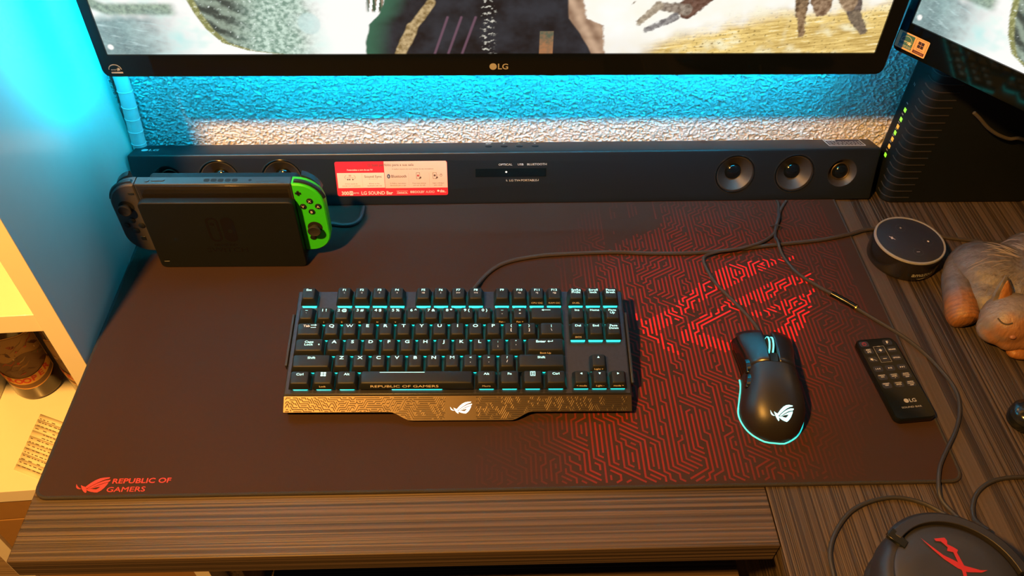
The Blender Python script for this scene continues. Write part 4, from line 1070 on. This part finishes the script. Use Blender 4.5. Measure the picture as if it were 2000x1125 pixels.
def screen(parent, u0, u1, v0, v1, vis, T, umap, nu, nv):
    mb = MB(); vs = []; cols = []; fs = []
    rows = [v0 + (vis - v0) * j / nv for j in range(nv + 1)] + [vis + (v1 - vis) * j / 10 for j in range(1, 11)]
    for v in rows:
        for i in range(nu + 1): vs.append(T(u0 + (u1 - u0) * i / nu, v)); cols.append(picture(umap(u0 + (u1 - u0) * i / nu - u0), v - v0))
    for j in range(len(rows) - 1):
        for i in range(nu): q = j * (nu + 1) + i; fs.append((q, q + 1, q + nu + 2, q + nu + 1))
    me = bpy.data.meshes.new('screen'); me.from_pydata([tuple(v) for v in vs], [], fs)
    ca = me.color_attributes.new('col', 'FLOAT_COLOR', 'POINT')
    ca.data.foreach_set('color', [x for c in cols for x in (c[0], c[1], c[2], 1)])
    me.materials.append(M_scr); o = bpy.data.objects.new('screen', me); COL.objects.link(o); o.parent = parent; return o

# main monitor: origin at the bottom front left corner
MW, MH = .830, .362
mon = thing('monitor', 'wide black monitor with a thick lower bezel hanging above the soundbar', 'monitor', (.0335, .3670, .2274), (R(-2.0), R(-.17), 0))
M_bez = mat('monitor_gloss_bezel', (.003, .0045, .006), .05, spec=.5)
def mbox(poly, y0, y1):
    mb = MB(); mb.loft([[(x, y, z) for x, z in poly] for y in (y0, y1)]); return mb
outer = rrect(MW / 2, MH / 2, MW, MH, .0075, 5)
mb = MB(); inn = [(.0103, .0245), (MW - .0155, .0245), (MW - .0155, MH - .011), (.0103, MH - .011)]
fr = MB(); fr.flat(outer, lambda a, b: Vector((a, 0, b)), holes=[list(reversed(inn))])
fr.loft([[(x, 0, z) for x, z in outer], [(x, .010, z) for x, z in outer]], caps=False)
fr.loft([[(x, 0, z) for x, z in inn], [(x, .0022, z) for x, z in inn]], caps=False)
fr.build('bezel', M_bez, mon, 0, ang=25, fixn=False)
mbox(rrect(MW / 2, MH / 2, MW - .002, MH - .002, .007, 5), .0026, .016).build('panel_housing', M_black, mon)
mbox(rrect(MW / 2, MH / 2, MW - .16, MH - .10, .02, 5), .016, .034).build('back_cover', M_black, mon, .004)
screen(mon, .0103, MW - .0155, .0245, MH - .011, .120, lambda a, b: Vector((a, .0020, b)), lambda u: u, 900, 128)
pr = MB(); f = lambda a, b: Vector((a, -.00015, b))
lg_logo(pr, .4155, .0105, .0062, f)
pr.flat([(.0068 + .0068 * (1 - math.cos(a)) , .0082 + .0062 * math.sin(a)) for a in [math.pi * k / 12 for k in range(13)]] + [(.0075 + .0061 * (1 - math.cos(a)), .0082 + .0052 * math.sin(a)) for a in [math.pi * k / 12 for k in range(12, -1, -1)]], f)
pr.text('energy', .0135, .0083, .0020, f, 1.1, .0); pr.flat([(.0172 + .0022 * math.cos(R(90 + 36 * k)) * (1 if k % 2 == 0 else .42), .0088 + .0022 * math.sin(R(90 + 36 * k)) * (1 if k % 2 == 0 else .42)) for k in range(10)], f)
pr.rect(.0085, .0205, .0038, .0056, f)
pr.build('logo_print', M_grey, mon, fixn=False, smooth=False)
MB().prism(rrect(.4700, .006, .012, .006, .0025, 3), -.0022, .001).build('joystick_button', M_black, mon)
# light strip around the back, facing the wall
LED = mat('cyan_led_strip', (.2, .5, .6), .5, emit=(.0, .58, .92), es=215)
ls = thing('led_strip', 'cyan light strip stuck around the back of the wide monitor', 'light strip', (.0335, .3670, .2274), (R(-2.0), R(-.17), 0))
for (x0, x1, z0, z1) in ((.10, MW - .052, .030, .038), (.10, MW - .08, MH - .03, MH - .022), (.022, .030, .05, MH - .05), (MW - .050, MW - .042, .04, MH - .05)):
    MB().box(x0, x1, .0165, .0178, z0, z1).build('led_segment', LED, ls)
MB().box(.0, .0040, .0163, .0480, .02, MH - .02).build('led_carrier_shield', M_black, ls)  # added unseen carrier that sets the side strip further back
MB().box(-.0012, -.0002, .0330, .0470, .02, MH - .02).build('led_segment', mat('cyan_led_strip_wide', (.2, .5, .6), .5, emit=(.0, .58, .92), es=420), ls)
MB().box(MW - .036, MW - .033, .0165, .034, .012, MH - .02).build('led_carrier_shield', M_black, ls)  # added unseen shield keeping strip light off the second monitor
# wall arm
arm = thing('wall_mount', 'black wall bracket behind the wide monitor', 'bracket', (.4485, .44, .41))
MB().box(-.06, .06, -.030, -.024, -.06, .06).build('plate', M_black, arm, .002)
MB().box(-.02, .02, -.024, .040, -.02, .02).build('arm', M_black, arm, .002)
MB().box(-.05, .05, .036, .0425, -.08, .08).build('wall_plate', M_black, arm, .002)

# second monitor, turned towards the chair, at the right
m2 = thing('monitor', 'second black monitor at the top right corner, turned inward, with a sticker', 'monitor', (.8806, .3967, .2440), (0, 0, math.atan2(-.7966, .6045)))
W2, H2 = .475, .300
outer = rrect(W2 / 2, H2 / 2, W2, H2, .006, 4); inn = [(.0095, .0335), (W2 - .0095, .0335), (W2 - .0095, H2 - .012), (.0095, H2 - .012)]
fr = MB(); fr.flat(outer, lambda a, b: Vector((a, 0, b)), holes=[list(reversed(inn))]); fr.loft([[(x, 0, z) for x, z in outer], [(x, .010, z) for x, z in outer]], caps=False); fr.loft([[(x, 0, z) for x, z in inn], [(x, .0022, z) for x, z in inn]], caps=False)
fr.build('bezel', M_bez, m2, ang=25, fixn=False)
mbox(rrect(W2 / 2, H2 / 2, W2 - .002, H2 - .002, .006, 5), .0026, .020).build('panel_housing', M_black, m2)
mbox(rrect(W2 / 2, H2 / 2, W2 - .14, H2 - .10, .02, 5), .020, .040).build('back_cover', M_black, m2, .004)
screen(m2, .0095, W2 - .0095, .0335, H2 - .012, .130, lambda a, b: Vector((a, .0020, b)), lambda u: u * 1.15, 330, 90)
M_stand = M_black
MB().loft([[(W2 / 2 + x, y, -.2435 + z) for x, y in rrect(.02, .26, .16, .12, .02, 5)] for z in (0, .012)]).build('stand_base', M_stand, m2, .002)
MB().box(W2 / 2 - .002, W2 / 2 + .042, .24, .275, -.232, .16).build('stand_neck', M_stand, m2, .003)
MB().box(W2 / 2 - .002, W2 / 2 + .042, .0395, .2405, .11, .15).build('stand_arm', M_stand, m2, .002)
sk = MB(); g = [lambda a, b, e=e: Vector((a, -.0001 - e, b)) for e in (0, .0001, .0002, .0003)]
sk.flat(rrect(.0188, .0135, .0360, .0190, .0012, 3), g[0], (.78, .52, .36))
sk.rect(.0045, .0200, .0060, .0215, g[1], (.05, .19, .25)); sk.rect(.0045, .0200, .0087, .0090, g[2], (.75, .75, .7))
sk.text('energy', .0112, .0135, .0024, g[2], 1.2, .0, (.8, .82, .8)); sk.flat([(.0165 + .0028 * math.cos(R(90 + 36 * k)) * (1 if k % 2 == 0 else .42), .0125 + .0028 * math.sin(R(90 + 36 * k)) * (1 if k % 2 == 0 else .42)) for k in range(10)], g[2], (.8, .82, .8))
sk.flat([(.0122 + .0068 * math.cos(a), .0125 + .0072 * math.sin(a)) for a in [R(15 + 150 * k / 10) for k in range(11)]] + [(.0122 + .0064 * math.cos(a), .0125 + .0068 * math.sin(a)) for a in [R(165 - 150 * k / 10) for k in range(11)]], g[2], (.8, .82, .8))
sk.text('ENERGY STAR', .0122, .0074, .0014, g[2], 1.2, 0, (.7, .75, .75), maxw=.014)
sk.frame(.0220, .0352, .0055, .0218, .0003, g[1], (.10, .05, .08))
for a in (0, 1):
    for b in (0, 1): sk.rect(.0250 + a * .0036, .0283 + a * .0036, .0124 + b * .0038, .0158 + b * .0038, g[1], (.045, .03, .07))
sk.text('Windows', .0287, .0106, .0013, g[1], 1.1, .02, (.08, .04, .07)); sk.rect(.0222, .0350, .0057, .0088, g[1], (.11, .03, .06)); sk.text('Compatible', .0287, .0073, .0014, g[2], 1.1, 0, (.6, .45, .4), maxw=.011)
lab(sk.build('sticker', attr_mat('printed_sticker', .5), m2, fixn=False, smooth=False), 'beige energy and compatibility sticker')

# ------------------------------------------------------------------ modem
md_ = thing('modem', 'tall dark ribbed modem with green and amber lights beside the soundbar', 'modem', (.9625, .4185, .0004))
M_mod = mat('modem_plastic', (.0030, .0050, .0065), .55, spec=.3)
mb = MB(); pl = rrect(.101, .0320, .202, .064, .014, 6)
mb.loft([[(x, y, z) for x, y in pl] for z in (0, .205)]).build('body', M_mod, md_, .003, 3)
for i in range(18):
    z = .010 + i * .0108
    mb = MB(); path = [(.0165 + .0002, .0 + .0, z)]
    pth = [(.034, -.0002, z), (.022, -.0002, z), (.014, -.0002, z)] + [(.014 - .0142 * math.sin(a), .014 - .0142 * math.cos(a), z) for a in (.4, .8, 1.2)] + [(-.0002, .014, z + .0003), (-.0002, .020, z + .0008)]
    mb.tube(pth, .0008, 5, 1).build('rib', mat('modem_rib_plastic', (.022, .021, .021), .4), md_)
for z, col in ((.0530, 'g'), (.0670, 'o'), (.0785, 'o'), (.0885, 'g'), (.0980, 'o'), (.1090, 'g'), (.1230, 'g')):
    em = (.25, 1.0, .02) if col == 'g' else (1.0, .33, .01)
    lab(MB().box(-.0006, .0004, .0335, .0385, z - .0024, z + .0024).build('indicator_light', mat('led_' + ('green' if col == 'g' else 'amber'), (.2, .2, .1), .4, emit=em, es=1.1), md_), 'green light' if col == 'g' else 'amber light')
pr = MB(); f = T_plane((0, .060, 0), (0, -1, 0), (0, 0, 1), .0002)
for z in (.060, .0735, .0838, .0935, .1035, .116, .132): pr.rect(.020, .0245, z - .0008, z + .0008, f)
pr.text('N', .020, .158, .004, f)
pr.build('icon_print', M_grey, md_, fixn=False, smooth=False)
lc = MB().tube([(1.020, .4100, .150), (1.030, .4085, .1425), (1.045, .4075, .130), (1.062, .4070, .120), (1.080, .4080, .113), (1.092, .4085, .1135), (1.110, .4080, .108), (1.15, .4080, .096), (1.19, .412, .08), (1.23, .42, .0445), (1.25, .43, .0024)], .0022, 8).build('cable', mat('grey_cable', (.06, .055, .05), .5))
tag(lc, 'loose grey cable drooping in front of the dark modem', 'cable')

# ------------------------------------------------------------------ sleeping cat figurine
ct = thing('cat_figurine', 'grey and orange sleeping cat ornament at the right picture edge', 'figurine', (1.060, .225, .0004))
def cat_mat():
    m = bpy.data.materials.new('painted_resin'); m.use_nodes = True; nt = m.node_tree; b = nt.nodes['Principled BSDF']; L = nt.links.new
    tc = nt.nodes.new('ShaderNodeTexCoord')
    at = nt.nodes.new('ShaderNodeAttribute'); at.attribute_name = 'col'
    w = nt.nodes.new('ShaderNodeTexNoise'); w.inputs['Scale'].default_value = 220; w.inputs['Detail'].default_value = 4
    mp = nt.nodes.new('ShaderNodeMapping'); mp.inputs['Scale'].default_value = (1, 1, .25); L(tc.outputs['Object'], mp.inputs['Vector']); L(mp.outputs['Vector'], w.inputs['Vector'])
    mx = nt.nodes.new('ShaderNodeMix'); mx.data_type = 'RGBA'; mx.blend_type = 'MULTIPLY'; mx.inputs[0].default_value = .55
    L(at.outputs['Color'], mx.inputs[6]); L(w.outputs['Fac'], mx.inputs[7]); L(mx.outputs[2], b.inputs['Base Color'])
    bp = nt.nodes.new('ShaderNodeBump'); bp.inputs['Strength'].default_value = .7; bp.inputs['Distance'].default_value = .002
    L(w.outputs['Fac'], bp.inputs['Height']); L(bp.outputs['Normal'], b.inputs['Normal']); b.inputs['Roughness'].default_value = .5
    return m
M_cat = cat_mat()
GRY, ORG, DRK = (.135, .122, .132), (.30, .125, .035), (.05, .036, .032)
def blob(mb_list, name, colf, voxel=.0026, parent=ct):
    mb = MB()
    for c, r, rz, rx in mb_list: mb.ell(c, r, Matrix.Rotation(R(rz), 3, 'Z') @ Matrix.Rotation(R(rx), 3, 'X'), 20, 12)
    o = mb.build(name, M_cat, None)
    md = o.modifiers.new('r', 'REMESH'); md.mode = 'VOXEL'; md.voxel_size = voxel
    s = o.modifiers.new('s', 'SMOOTH'); s.iterations = 6; s.factor = .5
    bpy.context.view_layer.update(); dg = bpy.context.evaluated_depsgraph_get()
    me = bpy.data.meshes.new_from_object(o.evaluated_get(dg)); o.modifiers.clear(); o.data = me
    for v in me.vertices: v.co.z = max(v.co.z, 0.0)
    if 'col' in me.color_attributes: me.color_attributes.remove(me.color_attributes['col'])
    ca = me.color_attributes.new('col', 'FLOAT_COLOR', 'POINT')
    for i, v in enumerate(me.vertices): c = colf(v.co); ca.data[i].color = (c[0], c[1], c[2], 1)
    if not me.materials: me.materials.append(M_cat)
    me.shade_smooth(); o.parent = parent; return o
def body_col(p):
    n = noise.noise(p * 60)
    c = mix(GRY, (.12, .112, .13), .5 + n)
    s = math.sin(math.atan2(p.y, p.x + .01) * 26 + n * 3)
    return mix(c, DRK, .55 * sst(.45, .9, s) * sst(.02, .05, p.z))
# trunk curled round, haunch, shoulder, tail along the left side, head at the front
trunk = blob([((.015, .020, .026), (.072, .062, .040), 20, 0), ((-.030, .030, .026), (.044, .050, .036), 35, 0), ((.030, .045, .038), (.050, .040, .034), 0, 0), ((.045, -.02, .024), (.045, .045, .034), 0, 0), ((-.045, .002, .020), (.030, .038, .024), 20, 0)], 'body', body_col)
head = blob([((-.043, -.040, .032), (.035, .030, .028), 25, 0), ((-.028, -.055, .024), (.024, .019, .019), 20, 0), ((-.058, -.046, .022), (.021, .019, .017), 0, 0), ((-.046, -.060, .018), (.016, .012, .012), 10, 0)], 'head',
     lambda p: mix(mix((.21, .185, .20), ORG, .8 * sst(-.048, -.066, p.y + noise.noise(p * 90) * .012)), (.20, .11, .05), .6 * sst(.014, .004, p.z)))
def ear(x, y, z, rz, name='ear'):
    mb = MB(); M = Matrix.Rotation(R(rz), 3, 'Z'); n = 9; rings = []
    for t, w, d in ((0, .0150, .0055), (.35, .0120, .0048), (.7, .0066, .0034), (1.0, .0014, .0012)):
        rings.append([Vector((x, y, z)) + M @ Vector((w * math.cos(2 * math.pi * k / n), d * math.sin(2 * math.pi * k / n) + t * .012, t * .024)) for k in range(n)])
    mb.loft(rings, col=GRY); return mb.build(name, M_cat, ct)
ear(-.052, -.024, .048, 10); ear(-.016, -.038, .046, -25)
for (x, y, z, rz) in ((-.0525, -.0272, .0520, 10), (-.0165, -.0412, .0500, -25)):
    mb = MB(); M = Matrix.Rotation(R(rz), 3, 'Z'); n = 8; rings = []
    for t, w, d in ((0, .0092, .0035), (.4, .0070, .0030), (.75, .0036, .0022), (.95, .0008, .0010)):
        rings.append([Vector((x, y, z)) + M @ Vector((w * math.cos(2 * math.pi * k / n), d * math.sin(2 * math.pi * k / n) + t * .010, t * .019)) for k in range(n)])
    mb.loft(rings, col=ORG); lab(mb.build('inner_ear', M_cat, ct), 'orange inner ear')
tl = MB().tube([(-.020, .082, .020), (-.048, .066, .022), (-.066, .040, .021), (-.074, .014, .019), (-.079, -.008, .016), (-.082, -.024, .013), (-.082, -.031, .0115)], .0150, 14, 8, taper=lambda t: (.85 + .35 * math.sin(t * 2.4)) * (1 if t < .75 else max(.05, math.sqrt(max(0, 1 - ((t - .75) / .25) ** 2)))))
o = tl.build('tail', M_cat, ct); me = o.data; ca = me.color_attributes.new('col', 'FLOAT_COLOR', 'POINT')
for i, v in enumerate(me.vertices):
    v.co.z = max(v.co.z, .0002)
    s = math.sin(v.co.y * 1500 + v.co.z * 420); c = mix(GRY, ORG, sst(.012, -.008, v.co.y)); c = mix(c, DRK, .5 * sst(.3, .9, s)); ca.data[i].color = (*c, 1)
from mathutils.bvhtree import BVHTree
def bvh(o): return BVHTree.FromPolygons([v.co.copy() for v in o.data.vertices], [tuple(p.vertices) for p in o.data.polygons])
tb, th_ = bvh(trunk), bvh(head)
rf = random.Random(3); st = MB()
for k in range(150):                                   # engraved-looking pale fur strokes fanning over the back
    a = R(rf.uniform(40, 330)); r0 = rf.uniform(.020, .058); ln = rf.uniform(.008, .018); bend = rf.uniform(.02, .16); pts = []
    for i in range(5):
        r = r0 + ln * i / 4; aa = a + bend * i / 4
        h = tb.ray_cast(Vector((r * math.cos(aa) - .002, .012 + r * .85 * math.sin(aa), .2)), Vector((0, 0, -1)))
        if h[0]: pts.append(h[0] + h[1] * .0001)
    if len(pts) == 5: st.tube(pts, .00042, 4, 0, taper=lambda t: .25 + math.sin(math.pi * t))
o = st.build('fur_strokes', mat('pale_fur_paint', (.165, .145, .15), .6), ct); o['kind'] = 'stuff'
for ox in (-.013, .014):
    pts = []
    for i in range(7):
        t = i / 6 - .5
        src = Vector((-.043, -.040, .032)) + Vector((-.34, -.80, .50)) * .1 + Vector((.92, -.39, 0)) * (ox + t * .014) + Vector((.17, .42, .89)) * (.002 - .0035 * (1 - 4 * t * t))
        h = th_.ray_cast(src, Vector((.34, .80, -.50)))
        if h[0]: pts.append(h[0])
    if len(pts) > 3: MB().tube(pts, .0009, 6, 2).build('closed_eye', mat('dark_paint', (.03, .02, .015), .5), ct)
lab(blob([((-.030, -.066, .008), (.020, .012, .009), 10, 0)], 'paw', lambda p: ORG, .002), 'orange front paw')
lab(blob([((.004, -.072, .009), (.020, .013, .010), -5, 0)], 'paw', lambda p: mix(ORG, GRY, .3), .002), 'paw at the right')
hn = th_.ray_cast(Vector((-.043, -.040, .024)) + Vector((-.34, -.80, .30)) * .1, Vector((.34, .80, -.30)))
MB().ell(tuple(hn[0]) if hn[0] else (-.0385, -.0735, .0225), (.0038, .0026, .0026)).build('nose', mat('dusky_pink_paint', (.22, .10, .07), .5), ct)

# ------------------------------------------------------------------ small dark case at the right edge
pc = thing('plastic_case', 'small rounded dark plastic case cut by the right picture edge', 'case', (.9905, .0690, .0004))
MB().lathe([(.012, 0), (.0168, .003), (.0178, .0085), (.0176, .0125)], seg=32).build('case_base', M_gloss, pc)
MB().lathe([(.0176, .0130), (.0172, .0175), (.0148, .0218), (.009, .0246), (.002, .0252)], seg=32).build('lid', mat('dark_gloss_lid', (.010, .012, .016), .15), pc)

# ------------------------------------------------------------------ headset
hs = thing('headset', 'black headset with red emblem lying on the desk at bottom right', 'headset', (.8140, -.1280, .0004), (0, 0, R(-12)))
M_hs = mat('headset_plastic', (.014, .013, .015), .5)
mb = MB().lathe([(.046, 0), (.058, .006), (.061, .016), (.058, .026), (.052, .030)], seg=48, ry=1.0)
mb.build('ear_cushion', mat('leatherette', (.016, .014, .014), .6, bump=.6, bscale=500, bdist=.0006), hs)
MB().lathe([(.052, .0300), (.0605, .034), (.0630, .043), (.0610, .056), (.0570, .0625), (.0535, .0640)], seg=64).build('cup', M_hs, hs)
mb = MB().lathe([(.0515, .0630), (.0512, .0665), (.0485, .0685), (.030, .0696), (.004, .0700)], seg=64)
mb.build('disc', mat('headset_disc_plastic', (.019, .020, .028), .5), hs)
# forked yoke arc over the upper rim with a squared end
def arc_path(r, a0, a1, z, n=16): return [(r * math.cos(R(a0 + (a1 - a0) * k / n)), r * math.sin(R(a0 + (a1 - a0) * k / n)), z) for k in range(n + 1)]
ri, ro = .0530, .0640
mb = MB(); rings = []
for k in range(21):
    a = R(20 + 125 * k / 20); c, s = math.cos(a), math.sin(a)
    rings.append([(ri * c, ri * s, .0645), (ro * c, ro * s, .0605), (ro * c, ro * s, .0660), ((ro - .003) * c, (ro - .003) * s, .0695), (ri * c, ri * s, .0705)])
mb.loft(rings).build('yoke', M_hs, hs, .0006)
MB().loft([[(r * math.cos(R(a)), r * math.sin(R(a)), z) for (r, a) in ((.0470, 143), (.0625, 141), (.0630, 150), (.0470, 152))] for z in (.0660, .0698)]).build('yoke_tip', M_gloss, hs, .0004)
# headband continues out of the frame
MB().tube([(.058, .022, .060), (.080, .020, .058), (.105, .0, .052), (.135, -.045, .046), (.150, -.11, .045), (.135, -.18, .045), (.09, -.23, .045)], .0110, 12, 6).build('headband', mat('padded_fabric', (.006, .007, .009), .9, bump=1.0, bscale=350, bdist=.002), hs)
MB().ell((.128, .020, .036), (.050, .042, .034), Matrix.Rotation(R(25), 3, 'Z'), 28, 16).build('ear_cushion', MATS['padded_fabric'], hs)
pr = MB(); f = lambda a, b: Vector((a, b, .0703 - .10 * max(0, math.hypot(a, b) - .03) ** 1.0 * .12))
sc = .0001 * 1.02
def hx(P): return [((x - 1040) * sc * .72 + .0040, -(y - 740) * sc * .86 + .0185) for x, y in P]
pr.flat(hx([(718, 505), (800, 590), (900, 685), (1010, 745), (1080, 790), (1250, 840), (1330, 842), (1250, 862), (1090, 855), (1000, 815), (890, 725), (810, 635)]), f)
pr.flat(hx([(870, 520), (995, 512), (1010, 545), (995, 580), (1050, 610), (1090, 640), (1065, 665), (1085, 800), (1070, 880), (1040, 950), (985, 1000), (1020, 920), (1035, 850), (1025, 660), (960, 645), (985, 610), (960, 580), (935, 550), (880, 545)]), lambda a, b: f(a, b) + Vector((0, 0, .0002)))
o = pr.build('emblem', mat('red_emblem_paint', (.33, .016, .018), .5), hs, fixn=False, smooth=False); o.rotation_euler = (0, 0, R(12)); lab(o, 'red sword-like X emblem')
M_hc = M_cable
h1 = [(.820, .4190, .0050), (.8203, .4120, .0056), (.8164, .3948, .0056), (.8115, .3799, .0096), (.8048, .3653, .0060), (.7999, .3490, .0062), (.7981, .3345, .0112), (.7985, .3230, .0088), (.8025, .3066, .0056), (.8118, .2827, .0056), (.8307, .2611, .0056), (.8543, .2376, .0056), (.8767, .2133, .0056), (.9023, .1868, .0046), (.9187, .1655, .0030), (.930, .14, .0024), (.9360, .1123, .0024), (.931, .0871, .0024), (.9170, .0618, .0024), (.897, .0376, .0044), (.8795, .0153, .0056), (.8705, -.0053, .0046), (.8690, -.0191, .0024), (.8740, -.0340, .0040), (.876, -.050, .012), (.868, -.062, .022)]
world_child(MB().tube(h1, .0021, 8).build('cable', M_hc), hs)
jk = MB().tube([(.8420, .2496, .0062), (.8543, .2376, .0064), (.8640, .2273, .0064)], .0036, 12, 4); world_child(jk.build('jack_plug', M_gloss, None), hs)
rg = MB().tube([(.8640, .2273, .0062), (.8648, .2264, .0062)], .0037, 12, 2); world_child(lab(rg.build('jack_ring', mat('gold_metal', (.8, .5, .15), .25, 1.0)), 'gold ring of the plug'), hs)
h2 = [(.7455, -.170, .0026), (.7405, -.120, .0026), (.7412, -.0919, .0026), (.744, -.0703, .0026), (.7549, -.0505, .0026), (.775, -.0302, .0026), (.7986, -.0189, .0026), (.825, -.0151, .0026), (.8479, -.021, .0026), (.8620, -.0330, .005), (.868, -.048, .014)]
h3 = [(.8890, -.060, .020), (.8900, -.0400, .006), (.9003, -.0194, .0026), (.9147, -.0059, .0026), (.9337, .0021, .0026), (.9605, .0044, .0026), (1.0, .002, .0026), (1.06, -.02, .0026)]
for h in (h2, h3):
    world_child(MB().tube(h, .0021, 8).build('cable', M_hc), hs)
